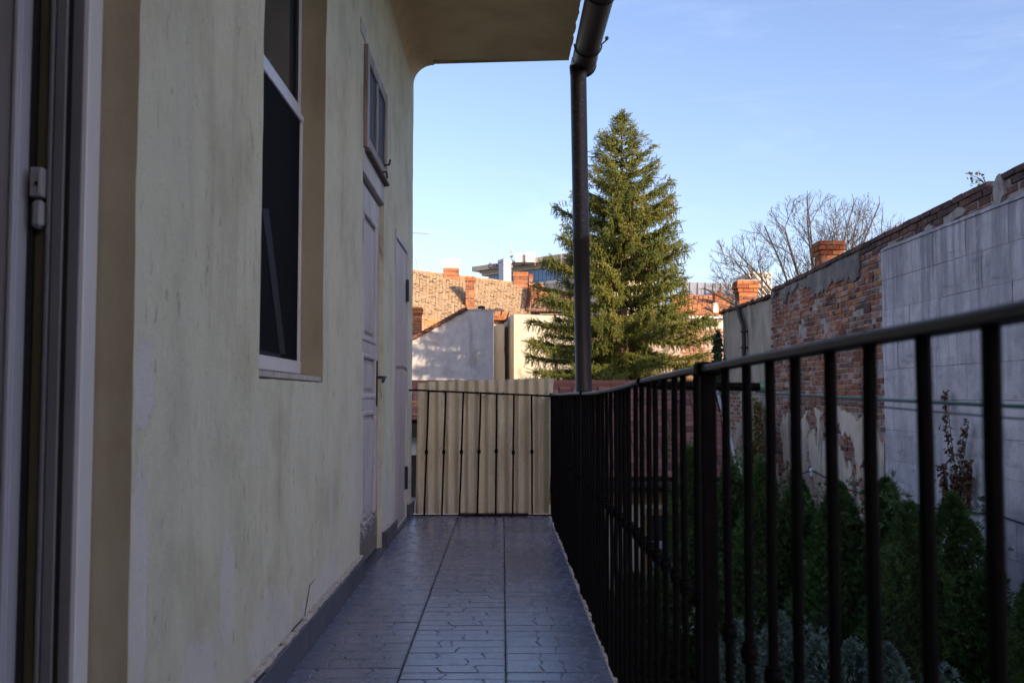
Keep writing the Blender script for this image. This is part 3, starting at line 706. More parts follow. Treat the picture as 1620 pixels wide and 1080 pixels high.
while yy < YE-.02:
    if D1[0]-.03 < yy < D1[1]+.02 or D2[0]-.03 < yy < D2[1]:
        if f.v: f.build('mortar_bead', M_mortar, house); f = MB()
        yy += .03; continue
    l = rng.uniform(.03, .07); big = 1.0 if yy < 4.8 else .5
    f.rbox(XW-.01, XB-rng.uniform(.002,.010), yy, yy+l*1.02, .0985, .104+rng.uniform(0,.014)*big, .003); yy += l
f.build('mortar_bead', M_mortar, house)
f = MB(); pts = [onX(px, py, XW+.004) for px, py in ((400,1078),(425,1040),(452,1010),(468,990),(482,975),(486,950),(490,925),(499,915))]
f.tube(pts, [.0012,.0022,.0025,.0022,.0018,.0018,.0014,.0006], 4); f.build('wall_crack', M_rubber, house)

# ================================================================== RAIN GUTTER AND DOWNPIPE
gut = thing('rain_gutter', 'brown half-round rain gutter along the eaves with tall weathered downpipe', 'gutter', (.61, 7.4, 3.36))
gm = MB(); gx, gz, gr = .612, 3.395, .092
NP = 14
gy = [-2 + 9.42*i/20 for i in range(21)]
def gring(y, r, sag=0): return [(gx + r*math.cos(math.pi*k/NP), y, gz - r*math.sin(math.pi*k/NP) - sag) for k in range(NP+1)]
for i in range(20):
    for r in (gr, gr-.004):
        A, B = gring(gy[i], r), gring(gy[i+1], r)
        for k in range(NP): gm.quad(A[k], A[k+1], B[k+1], B[k])
gm.build('trough', M_gutter, gut, smooth=True)
gm = MB(); A = gring(7.42, gr); gm.poly(A)
for r0, r1, y0, y1 in ((gr+.004, gr+.004, 7.26, 7.43), (gr+.010, gr+.010, 7.42, 7.445)):
    A, B = gring(y0, r0), gring(y1, r1)
    for k in range(NP): gm.quad(A[k], A[k+1], B[k+1], B[k])
A, B = gring(7.445, gr+.010), gring(7.445, gr-.002)
for k in range(NP): gm.quad(A[k], A[k+1], B[k+1], B[k])
gm.build('end_cap', M_gutter, gut)
for yb2 in (7.0, 6.05, 5.1, 4.1, 3.1):
    b = MB(); pts = [(gx + (gr+.007)*math.cos(math.pi*k/12 ), yb2, gz - (gr+.007)*math.sin(math.pi*k/12)) for k in range(13)]
    pts = [(gx+gr+.045, yb2+.002, gz+.035), (gx+gr+.03, yb2, gz+.02)] + pts
    b.tube(pts, .006, 5); b.rbox(gx+gr+.03, gx+gr+.055, yb2-.012, yb2+.014, gz+.03, gz+.055, .006); b.build('bracket', M_handle, gut)
dp = MB(); top = Vector((.566, 7.33, 3.31)); bot = onY(923.5, 620, 7.33); dirn = (bot-top)/(bot.z-top.z)
pts = []; rad = []
z = top.z
for zz, r in ((3.34,.066),(3.26,.061),(2.1,.060),(2.095,.064),(2.02,.064),(2.015,.060),(.72,.060),(.715,.064),(.64,.064),(.635,.060),(-1.2,.060),(GZ,.060)):
    pts.append(top + dirn*(zz-top.z)); rad.append(r)
dp.tube(pts, rad, 20); dp.build('downpipe', M_pipe, gut, smooth=True)

# ================================================================== RAILINGS
XR = .366
def railz(y):
    P = [(-.5,.938),(.3,.934),(.75,.930),(1.8,.921),(2.2,.9165),(2.6,.911),(3.0,.899),(3.4,.892),(3.9,.8865),(4.4,.886),(5.2,.8885),(6.0,.886),(6.7,.888),(7.4,.887)]
    for (a, za), (b, zb2) in zip(P[:-1], P[1:]):
        if a <= y <= b:
            t = (y-a)/(b-a); t = t*t*(3-2*t)*.5 + t*.5; return za+(zb2-za)*t
    return P[-1][1]
def railx(y): return XR + .003*nz(y*.9, 3.7)
rail = thing('balcony_railing', 'long black iron railing with wavy handrail and rounded knobs along the open balcony side', 'railing', (XR, 3.5, -.1))
prof = [(-.015,-.0045),(-.013,-.006),(.013,-.006),(.015,-.0045),(.015,.0025),(.012,.0058),(.004,.007),(-.004,.007),(-.012,.0058),(-.015,.0025)]
hm = MB(); ysr = [-.5 + 7.9*i/150 for i in range(151)]
rings = [[(railx(y)+a, y, railz(y)+b+.0015*nz(y*3.1,2)) for a, b in prof] for y in ysr]
for i in range(150):
    for k in range(len(prof)):
        k2 = (k+1) % len(prof); hm.quad(rings[i][k], rings[i][k2], rings[i+1][k2], rings[i+1][k])
hm.poly(rings[0]); hm.poly(rings[-1][::-1])
hm.build('handrail', M_rail, rail)
lm = MB(); lm.rbox(XR-.014, XR+.014, -.5, 7.38, -.090, -.078, .002); lm.build('bottom_rail', M_iron, rail)
posts = [1.77, 4.46, 7.33]
KN = [(.0072,-.016),(.0115,-.0145),(.0125,-.012),(.0095,-.0105),(.0125,-.007),(.0138,0),(.0125,.007),(.0095,.0105),(.0125,.012),(.0115,.0145),(.0072,.016)]
knob_me = MB().lathe(KN, (0,0,0), 10).mesh('knob', M_iron)
for p in knob_me.polygons: p.use_smooth = True
bar_me = []
for v in range(4):
    m = MB(); rr = random.Random(v)
    pts = [(rr.uniform(-.0012,.0012), rr.uniform(-.0012,.0012), z) for z in (0,.12,.3,.45,.6,.75,.9,1.0)]
    pts[0] = (0,0,0); pts[-1] = (0,0,1.0)
    m.tube(pts, .0071, 8, up=Vector((1,0,0))); bar_me.append(m.mesh('baluster', M_iron))
def baluster(x, y, z0, z1, root, i, knobz, lean=(0,0), spin=None):
    o = bpy.data.objects.new('baluster', bar_me[i % 4]); C.objects.link(o); o.parent = root
    o.matrix_parent_inverse = Matrix.Translation(-Vector(root.location))
    o.location = (x, y, z0); o.scale = (1, 1, z1-z0); o.rotation_euler = (lean[0], lean[1], rng.uniform(0, 6) if spin is None else spin)
    kk = bpy.data.objects.new('knob', knob_me); C.objects.link(kk); kk.parent = o
    t = (knobz-z0)/(z1-z0)
    kk.location = (0, 0, t); kk.scale = (1, 1, 1/(z1-z0))
    return o
yb3 = [.741-.125*5 + .125*i for i in range(13)]
i = 0; y = .741 - .125*7
while y < 7.28:
    if all(abs(y-p) > .05 for p in posts):
        baluster(railx(y)+rng.uniform(-.0015,.0015), y+rng.uniform(-.004,.004), -.080, railz(y)-.006, rail, i, .495+rng.uniform(-.004,.004), (rng.uniform(-.003,.003), rng.uniform(-.004,.004)))
    y += .1255; i += 1
for p in posts:
    m = MB(); m.rbox(railx(p)-.0135, railx(p)+.0135, p-.0135, p+.0135, -.14, railz(p)-.007, .003); m.rbox(railx(p)-.0215, railx(p)+.0215, p-.019, p+.019, railz(p)-.013, railz(p)+.0115, .004)
    m.build('post', M_iron, rail)

# railing across the far end
er = thing('end_railing', 'thin black iron railing with seven bars closing the far end of the balcony', 'railing', (-.15, 7.34, 0))
YR = 7.34
eL = onY(655, 617, YR); eR = onY(869, 626, YR)
m = MB(); pts = [eL + (eR-eL)*t/14 + Vector((0,0,.004*nz(t*.7,1))) for t in range(15)]; pts[0].x -= .06; m.tube(pts, .007, 8); m.build('handrail', M_iron, er)
m = MB(); m.rbox(XB+.002, XR-.01, YR-.008, YR+.008, .004, .014, .002); m.build('bottom_rail', M_iron, er)
for i, (xt, xb_) in enumerate(((678,671),(705,699),(733,727),(760.5,755),(786,784),(813,811),(841,842))):
    t = onY(xt, 622, YR); b = onY(xb_, 812, YR); b.z = .012
    lean_y = math.atan2(t.x-b.x, t.z-b.z)
    zt2 = eL.z+(eR.z-eL.z)*(t.x-eL.x)/(eR.x-eL.x)
    baluster(b.x, YR, b.z, zt2+.003, er, i, .47+rng.uniform(-.006,.006), (0, lean_y), 0.0)
m = MB()
for cx in (-.52, -.44, -.19, -.10, .0, .25):
    zc2 = eL.z+(eR.z-eL.z)*(cx-eL.x)/(eR.x-eL.x)
    m.tube([(cx+.012*math.cos(a), YR+.012*math.sin(a)*.7, zc2+.010*math.sin(a*1.5)) for a in np.linspace(0, 8, 16)] + [(cx+rng.uniform(-.05,.05), YR-.01, zc2-rng.uniform(.02,.05))], .0016, 4)
for cx in (-.47, -.20, .05): m.tube([(cx, YR-.012, .475),(cx+.02,YR-.014,.50),(cx+.045,YR-.01,.505)], .0016, 4)
m.build('wire_tie', M_wire, er)

# corrugated sheet wired behind it
ZS = [(660,605),(875,598)]
YSH = 7.42
a = onY(661, 604, YSH); b = onY(876, 598, YSH); c = onY(657, 809, YSH); d = onY(868, 812, YSH)
sm = MB(); NX = 120; NZ = 10; per = .074
def shp(u, v, th):
    tx = a.x+(b.x-a.x)*u; bx = c.x+(d.x-c.x)*u
    tz = a.z+(b.z-a.z)*u + .004*nz(u*9, 2) + .008*(u < .06)*(-1); bz = .012
    x = bx+(tx-bx)*v; z = bz+(tz-bz)*v
    return (x, YSH + .019*math.sin(2*math.pi*x/per + .6) + th + .01*nz(u*2, v*2, 1), z)
for th in (0, .006):
    for i in range(NX):
        for j in range(NZ): sm.quad(shp(i/NX,j/NZ,th), shp((i+1)/NX,j/NZ,th), shp((i+1)/NX,(j+1)/NZ,th), shp(i/NX,(j+1)/NZ,th))
for i in range(NX):
    for v in (0, 1): sm.quad(shp(i/NX,v,0), shp((i+1)/NX,v,0), shp((i+1)/NX,v,.006), shp(i/NX,v,.006))
for j in range(NZ):
    for u in (0, 1): sm.quad(shp(u,j/NZ,0), shp(u,(j+1)/NZ,0), shp(u,(j+1)/NZ,.006), shp(u,j/NZ,.006))
tag(sm.build('corrugated_sheet', M_sheet, smooth=False), 'beige corrugated fibre sheet standing upright behind the far end railing', 'screen')
m = MB(); m.rbox(onY(728,800,7.385).x, onY(836,800,7.385).x, 7.372, 7.392, .001, .020, .003); tag(m.build('red_board', M_redboard), 'low dark red board lying at the foot of the corrugated sheet', 'board')

# ================================================================== CLOTHESLINE
cl = thing('clothesline', 'green coated clothesline strung along the outside of the railing on a black bracket arm', 'clothesline', (.5, 2.57, .9))
yc = 2.57; e = onY(1203, 612, yc); s0 = onY(1016, 606, yc)
m = MB(); m.tube([(XR-.004, yc, railz(yc)+.004), (XR+.03, yc, e.z+.004), e], .0115, 10); m.rbox(s0.x-.014, s0.x+.022, yc-.016, yc+.016, s0.z-.010, s0.z+.014, .004); m.build('bracket_arm', M_iron, cl)
m = MB(); m.tube([e-Vector((.003,0,0)), e+Vector((.010,0,0))], .0135, 10); m.build('arm_cap', M_green, cl)
def wire(P0, P1, sag, r, mt, name):
    m = MB(); m.tube([P0+(P1-P0)*t/24 - Vector((0,0,sag*4*(t/24)*(1-t/24))) for t in range(25)], r, 6); m.build(name, mt, cl)
q = onX(1620, 647, .672)
end = Vector((.675, -.6, q.z-.012))
wire(Vector((e.x-.01, yc, e.z-.012)), Vector((.672, -.6, e.z-.052)), .010, .0032, M_green, 'line')
wire(Vector((e.x-.03, yc+.0, e.z-.016)), Vector((.640, -.6, e.z-.075)), .012, .0018, M_palecord, 'cord')
wire(Vector((e.x-.02, yc, e.z-.008)), Vector((XR+.02, yc+1.3, e.z-.05)), .008, .0022, M_palecord, 'cord')
wire(Vector((XR+.03, yc+1.2, e.z+.0)), Vector((e.x-.05, yc, e.z-.014)), .004, .0022, M_palecord, 'cord')

# ================================================================== BOUNDARY WALLS
XBW = 5.0
def brick_variants(nm, mats, l, h, d, n=4, j=.006):
    out = []
    for mt in mats:
        for v in range(n):
            m = MB(); m.rbox(0, d, -l/2, l/2, -h/2, h/2, .006)
            me = m.mesh(nm, mt); r2 = random.Random(v*7+len(out))
            for vv in me.vertices: vv.co += Vector((r2.uniform(-j,j), r2.uniform(-j,j), r2.uniform(-j,j)*.7))
            out.append(me)
    return out
def put(me, name, parent, loc, rot=(0,0,0), scale=(1,1,1)):
    o = bpy.data.objects.new(name, me); C.objects.link(o); o.parent = parent
    o.matrix_parent_inverse = Matrix.Translation(-Vector(parent.location)); o.location = loc; o.rotation_euler = rot; o.scale = scale; return o
def join_into(mb_v, mb_f, mb_m, me, M4, mi):
    n = len(mb_v)
    for v in me.vertices: mb_v.append(tuple(M4 @ v.co))
    for p in me.polygons: mb_f.append(tuple(n+k for k in p.vertices)); mb_m.append(mi)

bw = thing('brick_wall', 'tall old red brick boundary wall with peeling plaster patches and slanting brick coping', 'wall', (XBW, 15.5, GZ))
def topz(y):
    t = onX(1620, 258, XBW); u = onX(1225, 455, XBW)
    return u.z + (t.z-u.z)*(u.y-y)/(u.y-t.y)
Y0 = onX(1396, 500, XBW).y; Y1 = onX(1221, 500, XBW).y
core = MB()
ystep = [3 + (Y1-3)*i/20 for i in range(21)]
for q0, q1 in zip(ystep[:-1], ystep[1:]):
    A = [(XBW+.016,q0,GZ),(XBW+.016,q1,GZ),(XBW+.016,q1,topz(q1)-.035),(XBW+.016,q0,topz(q0)-.035)]; core.quad(*A)
    core.quad(A[3], A[2], (XBW+.38,q1,topz(q1)-.035), (XBW+.38,q0,topz(q0)-.035))
    core.quad((XBW+.38,q0,GZ),(XBW+.38,q1,GZ),(XBW+.38,q1,topz(q1)-.035),(XBW+.38,q0,topz(q0)-.035))
core.quad((XBW+.016,Y1,GZ),(XBW+.38,Y1,GZ),(XBW+.38,Y1,topz(Y1)-.035),(XBW+.016,Y1,topz(Y1)-.035))
core.build('core', M_jmortar, bw)
# plaster mask over the bricks
yA = onX(1355,450,XBW).y
def upper_edge(y):     # lower limit of the grey plaster band
    z = topz(y) - .24 - .14*max(0, min(1, (Y1-y)/3.2)) + .24*fbm(y*1.7, 7.7) + .02*nz(y*9, 2.2)
    return z
def lower_edge(y): return .70 - .10*(y-Y0)/(Y1-Y0) + .24*fbm(y*1.1, 2.2) + .02*nz(y*9, 5.2)
def pl_mask(y, z):
    if z < topz(y)-.10 and y > Y0+.75+.25*nz(z*4,1) and z > upper_edge(y): return 1
    if z < lower_edge(y):
        if fbm(y*1.3+3, z*1.1+1, 5) > .14: return 0
        return 2
    return 0
for which, mt in ((1, M_plgrey), (2, M_plaster)):
    m = MB(); st = .034; proud = {1: -.022, 2: -.020}[which]
    NYc = int((Y1-Y0)/st); 
    def gv(i, j):
        y = min(Y1, Y0 + i*st + .016*nz(i*.9, j*.9, 3)); z = -1.4 + j*st + .016*nz(i*.9, j*.9, 8)
        return (XBW+proud+.006*fbm(y*2, z*2, which), y, z)
    occ = {}
    for i in range(NYc+1):
        for j in range(132):
            occ[i, j] = pl_mask(Y0+(i+.5)*st, -1.4+(j+.5)*st) == which and Y0+i*st < Y1-.02
    for (i, j), oc in occ.items():
        if not oc: continue
        m.quad(gv(i,j), gv(i+1,j), gv(i+1,j+1), gv(i,j+1))
        for (di, dj, p, q2) in ((-1,0,(i,j),(i,j+1)),(1,0,(i+1,j),(i+1,j+1)),(0,-1,(i,j),(i+1,j)),(0,1,(i,j+1),(i+1,j+1))):
            if not occ.get((i+di, j+dj), False):
                A = gv(*p); B = gv(*q2); m.quad(A, B, (XBW+.02,B[1],B[2]), (XBW+.02,A[1],A[2]))
    m.build('plaster', mt, bw)
BV = brick_variants('brick', M_brick, .268, .064, .10)
cand = []
ch = .0805
nz_c = int((topz(Y0)-.12 - (-1.0))/ch)
holes = [(onX(1354,500,XBW).y, onX(1354,505,XBW).z), (onX(1303,520,XBW).y, onX(1303,516,XBW).z), (onX(1268,518,XBW).y, onX(1268,520,XBW).z)]
for k in range(nz_c):
    z = -1.0 + k*ch; y = Y0 + (.14 if k % 2 else .0) + rng.uniform(-.02,.02)
    while y < Y1-.05:
        half = rng.random() < .22
        l = .135 if half else .268
        yc2 = y + l/2
        if pl_mask(yc2, z) == 0 and z < topz(yc2)-.15 and not any(abs(yc2-h[0]) < .12 and abs(z-h[1]) < .14 for h in holes) and rng.random() > .03:
            cand.append((yc2, z, l/.268))
        y += l + .018
cand.sort(key=lambda t: t[0])
sv, sf, smi = [], [], []
for n, (y, z, s) in enumerate(cand):
    r = rng.random(); w = fbm(y*.8, z*1.1, 9)
    kind = 2 if r < .2 else 3 if r < .45 else 1 if r < .62 + .2*w else 0
    me = BV[kind*4 + rng.randrange(4)]
    loc = Vector((XBW + rng.uniform(-.006, .010), y, z + rng.uniform(-.006,.006)+.012*nz(y*.7,z))); rot = (rng.uniform(-.035,.035), rng.uniform(-.03,.03), rng.uniform(-.03,.03)); sc = (1, s*rng.uniform(.94,1.02), rng.uniform(.86,1.05))
    if n < 300: put(me, 'brick', bw, loc, rot, sc)
    else: join_into(sv, sf, smi, me, Matrix.LocRotScale(loc, __import__('mathutils').Euler(rot), Vector(sc)), kind)
me = bpy.data.meshes.new('far_bricks'); me.from_pydata(sv, [], sf)
for mt in M_brick: me.materials.append(mt)
me.polygons.foreach_set('material_index', smi); tag(link('brick_field', me, bw), kind='stuff')
# coping: two or three courses along the whole top, broken bricks and old mortar beneath them near the camera
CV = brick_variants('coping_brick', M_cop, .262, .066, .30)
y = 7.0; cnt = 0
for course in range(3):
    y = 7.2 + .13*(course % 2)
    while y < Y1-.1:
        l = .262
        z = topz(y) - .035 - course*.076
        skip = (course == 2 and y > Y0+.3) or (course < 2 and 9.72 < y < 9.98) or (course == 2 and nz(y*1.7, 4) > .15)
        if not skip and cnt < 290:
            tilt = (topz(y+.1)-topz(y-.1))/.2
            me = CV[rng.randrange(8)]
            put(me, 'coping_brick', bw, (XBW-.022+.014*course+rng.uniform(-.006,.006), y, z+rng.uniform(-.005,.005)), (math.atan(tilt)+rng.uniform(-.015,.015), 0, rng.uniform(-.015,.015)), (1, rng.uniform(.88,.99), 1)); cnt += 1
        y += l+.012
# courses under the coping above the concrete
for course in range(3):
    y = 7.2 + .11*course
    while y < Y0+.5:
        z = topz(y) - .27 - course*.078
        if z > 2.76 and rng.random() < .82 and fbm(y*1.4, z*3, 4) < .25:
            put(BV[rng.choice((0,0,1,2,3))*4+rng.randrange(4)], 'broken_brick', bw, (XBW+rng.uniform(-.012,.02), y, z), (-.02+rng.uniform(-.05,.05), rng.uniform(-.04,.04), rng.uniform(-.06,.06)), (1, rng.uniform(.55,1), rng.uniform(.8,1.05)))
        y += rng.uniform(.2,.29)
m = MB()
for (cy, w, z0, z1) in ((9.85,.22,-.30,.005),(10.75,.36,-.25,-.14),(11.5,.2,-.27,-.18)):
    t = topz(cy); N = 9
    pts = [(XBW-.028+.008*nz(cy, k), cy + w/2*math.cos(2*math.pi*k/14)*(1+.6*nz(k*1.7,cy)), t + (z0+z1)/2 + (z1-z0)/2*math.sin(2*math.pi*k/14)*(1+.5*nz(k*2.3,cy,2))) for k in range(14)]
    m.poly(pts)
    for k in range(14):
        a2, b2 = pts[k], pts[(k+1) % 14]; m.quad(a2, b2, (XBW+.02,b2[1],b2[2]), (XBW+.02,a2[1],a2[2]))
m.build('mortar_lump', M_jmortar, bw)

# concrete block facing in front of the brick, nearer the camera
cw = thing('block_wall', 'grey rain-streaked concrete block wall against the near end of the brick boundary wall', 'wall', (4.95, 9, GZ))
XC = XBW-.055
ztopc = onX(1395, 398, XC).z
Yc0, Yc1 = 2.9, onX(1396, 500, XC).y
m = MB(); m.box(XC+.010, XBW+.012, Yc0, Yc1-.004, GZ, ztopc-.02); m.build('core', M_blockjoint, cw)
bl, bh = .86, .385
k = 0; z1 = ztopc
bm_cache = {}
while z1 > GZ+.02:
    z0 = max(GZ, z1-bh); yend = Yc1; first = True
    off = (0.62, .30, .86, .48)[k % 4]
    while yend > Yc0+.05:
        l = off if first else bl + rng.uniform(-.12,.12); first = False
        y0 = max(Yc0, yend-l)
        gp = rng.choice((.0008, .002, .004, .007)); gz2 = rng.choice((.0015, .004, .008))
        m = MB(); NS = 14; xf = XC+rng.uniform(-.005,.004); sd_ = rng.uniform(0, 99); rowsB = []
        for q5 in range(NS+1):
            yy5 = y0+gp+(yend-y0-2*gp)*q5/NS + (.004*nz(sd_, q5) if q5 in (0, NS) else 0)
            zt5 = z1-.0015-gz2*.6*abs(nz(yy5*5, z1*3, 1))-.010*max(0, nz(yy5*11, z1, 6)-.25); zb5 = z0+gz2*abs(nz(yy5*5, z0*3, 8))+.010*max(0, nz(yy5*13, z0, 3)-.25)
            col5 = [(XC+.016, yy5, zb5), (xf+.004, yy5, zb5+.001)]
            for q6 in range(1, 4): col5.append((xf+.004*nz(yy5*3.1, (zb5+(zt5-zb5)*q6/4)*3.1, 7), yy5, zb5+(zt5-zb5)*q6/4))
            col5 += [(xf+.004, yy5, zt5-.001), (XC+.016, yy5, zt5)]
            rowsB.append(col5)
        for ca, cb2 in zip(rowsB[:-1], rowsB[1:]):
            for q6 in range(len(ca)-1): m.quad(ca[q6], cb2[q6], cb2[q6+1], ca[q6+1])
        m.poly(rowsB[0]); m.poly(rowsB[-1][::-1])
        m.build('block', M_block, cw)
        yend = y0
    z1 = z0; k += 1
m = MB(); y = Yc0
while y < Yc1-.02:
    l = rng.uniform(.15,.35); y2 = min(Yc1-.003, y+l)
    hA = .02+.012*nz(y*2,1); hB = .02+.012*nz(y2*2,1)
    p = [(XC-.012,y,ztopc+.001),(XC-.012,y2,ztopc+.001),(XC-.008,y2,ztopc+.018),(XC-.008,y,ztopc+.018),(XBW+.01,y2,ztopc+.05+hB),(XBW+.01,y,ztopc+.05+hA)]
    m.quad(p[0],p[1],p[2],p[3]); m.quad(p[3],p[2],p[4],p[5]); m.quad((XC+.01,y,ztopc+.001),(XC+.01,y2,ztopc+.001),p[1],p[0]); y = y2
m.build('mortar_cap', M_block, cw)

# plastered section farther away
pw = thing('plastered_wall', 'low ochre-grey plastered boundary wall beyond the brick wall, tiled on top, with a rusty pipe', 'wall', (XBW, 20.5, GZ))
Y2 = onX(1143, 500, XBW).y
zp0 = onX(1220, 470, XBW).z; zp1 = onX(1147, 494, XBW).z
m = MB(); NYp, NZp = 40, 40
def pv(i, j):
    y = Y1+.003+(Y2-Y1)*i/NYp; zt3 = zp0+(zp1-zp0)*i/NYp
    z = GZ+(zt3-GZ)*j/NZp; e = .02*nz(z*3, 1) if i == NYp else 0
    return (XBW+.01+.012*fbm(y*1.2, z*1.2, 3), y+e, z)
for i in range(NYp):
    for j in range(NZp): m.quad(pv(i,j), pv(i+1,j), pv(i+1,j+1), pv(i,j+1))
m.quad((XBW+.01,Y2,GZ),(XBW+.35,Y2,GZ),(XBW+.35,Y2,zp1),(XBW+.01,Y2,zp1)); m.quad((XBW+.0,Y1+.003,zp0),(XBW,Y2,zp1),(XBW+.35,Y2,zp1),(XBW+.35,Y1+.003,zp0)); m.quad((XBW+.35,Y1,GZ),(XBW+.35,Y2,GZ),(XBW+.35,Y2,zp1),(XBW+.35,Y1,zp0))
m.build('plaster_face', M_plfar, pw)
yy = Y1+.02
while yy < Y2:
    t = (yy-Y1)/(Y2-Y1); z = zp0+(zp1-zp0)*t
    put(CV[rng.randrange(8)], 'coping_brick', pw, (XBW-.05+rng.uniform(-.02,.02), yy+.13, z+.03+rng.uniform(-.012,.012)), (rng.uniform(-.06,.06), .25, rng.uniform(-.06,.06)), (1.3, .95, .9)); yy += .265
yq = onX(1160, 560, XBW).y
n = 0
for k in range(34):
    z = -1.1 + k*.0815
    for q2 in range(7):
        y = yq-.95+ q2*.285 + (.14 if k % 2 else 0)
        if fbm(y*.9, z*1.0, 6) + .25 - abs(y-yq)*.35 - max(0, z-1.4)*.5 > .08 and y < Y2-.14 and y > Y1+.2:
            put(BV[rng.choice((0,3,3,2))*4+rng.randrange(4)], 'brick', pw, (XBW-.003+rng.uniform(-.004,.006), y, z), (rng.uniform(-.03,.03),0,rng.uniform(-.03,.03)), (1, rng.uniform(.85,1), rng.uniform(.85,1)))
pp = MB(); P = [onX(x, yy2, XBW-.06) for x, yy2 in ((1166,478),(1168,489),(1171,500),(1176,516),(1177,540),(1177,600),(1177,640))]
P.append(Vector((P[-1].x, P[-1].y, GZ))); pp.tube(P, .045, 8); pp.build('rusty_pipe', M_gutter, pw)
pp = MB()
for py in (524, 550): 
    c = onX(1177, py, XBW-.06); pp.rbox(c.x-.06, c.x+.07, c.y-.06, c.y+.06, c.z-.02, c.z+.02, .005)
pp.build('pipe_clip', M_gutter, pw)

# brick chimneys on the far side of the walls, capped
def chimney(name, label, cx, cy, w, d, z0, z1, mats, cap=.10, flare=.06, course=.085, head=3, group=None, plain=False):
    t = thing(name, label, 'chimney', (cx, cy, z0), group)
    m = MB(); m.box(cx-w/2+.012, cx+w/2-.012, cy-d/2+.012, cy+d/2-.012, z0, z1-.01); m.build('core', M_jmortar, t)
    n = int(round((z1-z0)/course)); L = .25
    for k in range(n):
        z = z0+k*course; ex = 0
        if k >= n-head: ex = flare*(1 if k > n-head else .5) if k < n-1 else flare*.75
        m = MB()
        hw, hd = w/2+ex, d/2+ex
        nb = max(1, int(round(2*hw/L))); offb = .5 if k % 2 else 0
        xs = [-hw] + [(-hw + 2*hw*(i+offb)/nb) for i in range(0 if offb else 1, nb)] + [hw]
        for xa, xb2 in zip(xs[:-1], xs[1:]):
            if xb2-xa < .03: continue
            j = rng.uniform(-.006,.006)
            for yy0, yy1 in ((-hd+j, -hd+.11), (hd-.11, hd+j)):
                b = MB(); b.rbox(cx+xa+.004, cx+xb2-.004, cy+yy0, cy+yy1, z+.005, z+course-.005, .006)
                b.build('brick', rng.choice(mats), t)
        nb = max(1, int(round((2*hd-.22)/L))); ysx = [-hd+.114+(2*hd-.228)*i/nb for i in range(nb+1)]
        for ya, yb2 in zip(ysx[:-1], ysx[1:]):
            for xx0, xx1 in ((-hw, -hw+.11), (hw-.11, hw)):
                b = MB(); b.rbox(cx+xx0, cx+xx1, cy+ya+.003, cy+yb2-.003, z+.005, z+course-.005, .006); b.build('brick', rng.choice(mats), t)
    m = MB(); m.rbox(cx-w/2-flare*.4, cx+w/2+flare*.4, cy-d/2-flare*.4, cy+d/2+flare*.4, z1-.012, z1+.025, .012); m.build('cap', M_jmortar, t)
    return t
c1 = onY(1178, 446, 22.0)
chimney('chimney', 'orange brick chimney with flared top behind the plastered boundary wall', c1.x+.02, 22.0, .40, .40, 1.9, c1.z, M_chim)
c2 = onY(1314, 384, 17.3)
chimney('chimney', 'wide brick chimney top showing just over the coping of the brick boundary wall', c2.x+.02, 17.5, .38, .40, 2.0, c2.z, M_chim, flare=.045)

# cable with insulator on the walls
cb = thing('wall_cable', 'black cable sagging along the boundary wall with a white insulator', 'cable', (XBW-.08, 14, 0))
Pc = [onX(x, yy2, XBW-.09) for x, yy2 in ((1225,772),(1250,757),(1284,743),(1300,752),(1345,775),(1420,795),(1500,806),(1580,815),(1640,835))]
m = MB(); m.tube(Pc, .010, 6); m.build('wire', M_cable, cb)
ci = onX(1284, 746, XBW-.09); m = MB(); m.lathe([(0,-.075),(.03,-.07),(.042,-.04),(.03,-.02),(.045,.005),(.042,.04),(.02,.06),(0,.062)], ci, 10); m.build('insulator', M_porc, cb)
m = MB(); m.tube([ci, ci+Vector((.1,0,0))], .012, 6); m.build('pin', M_cable, cb)

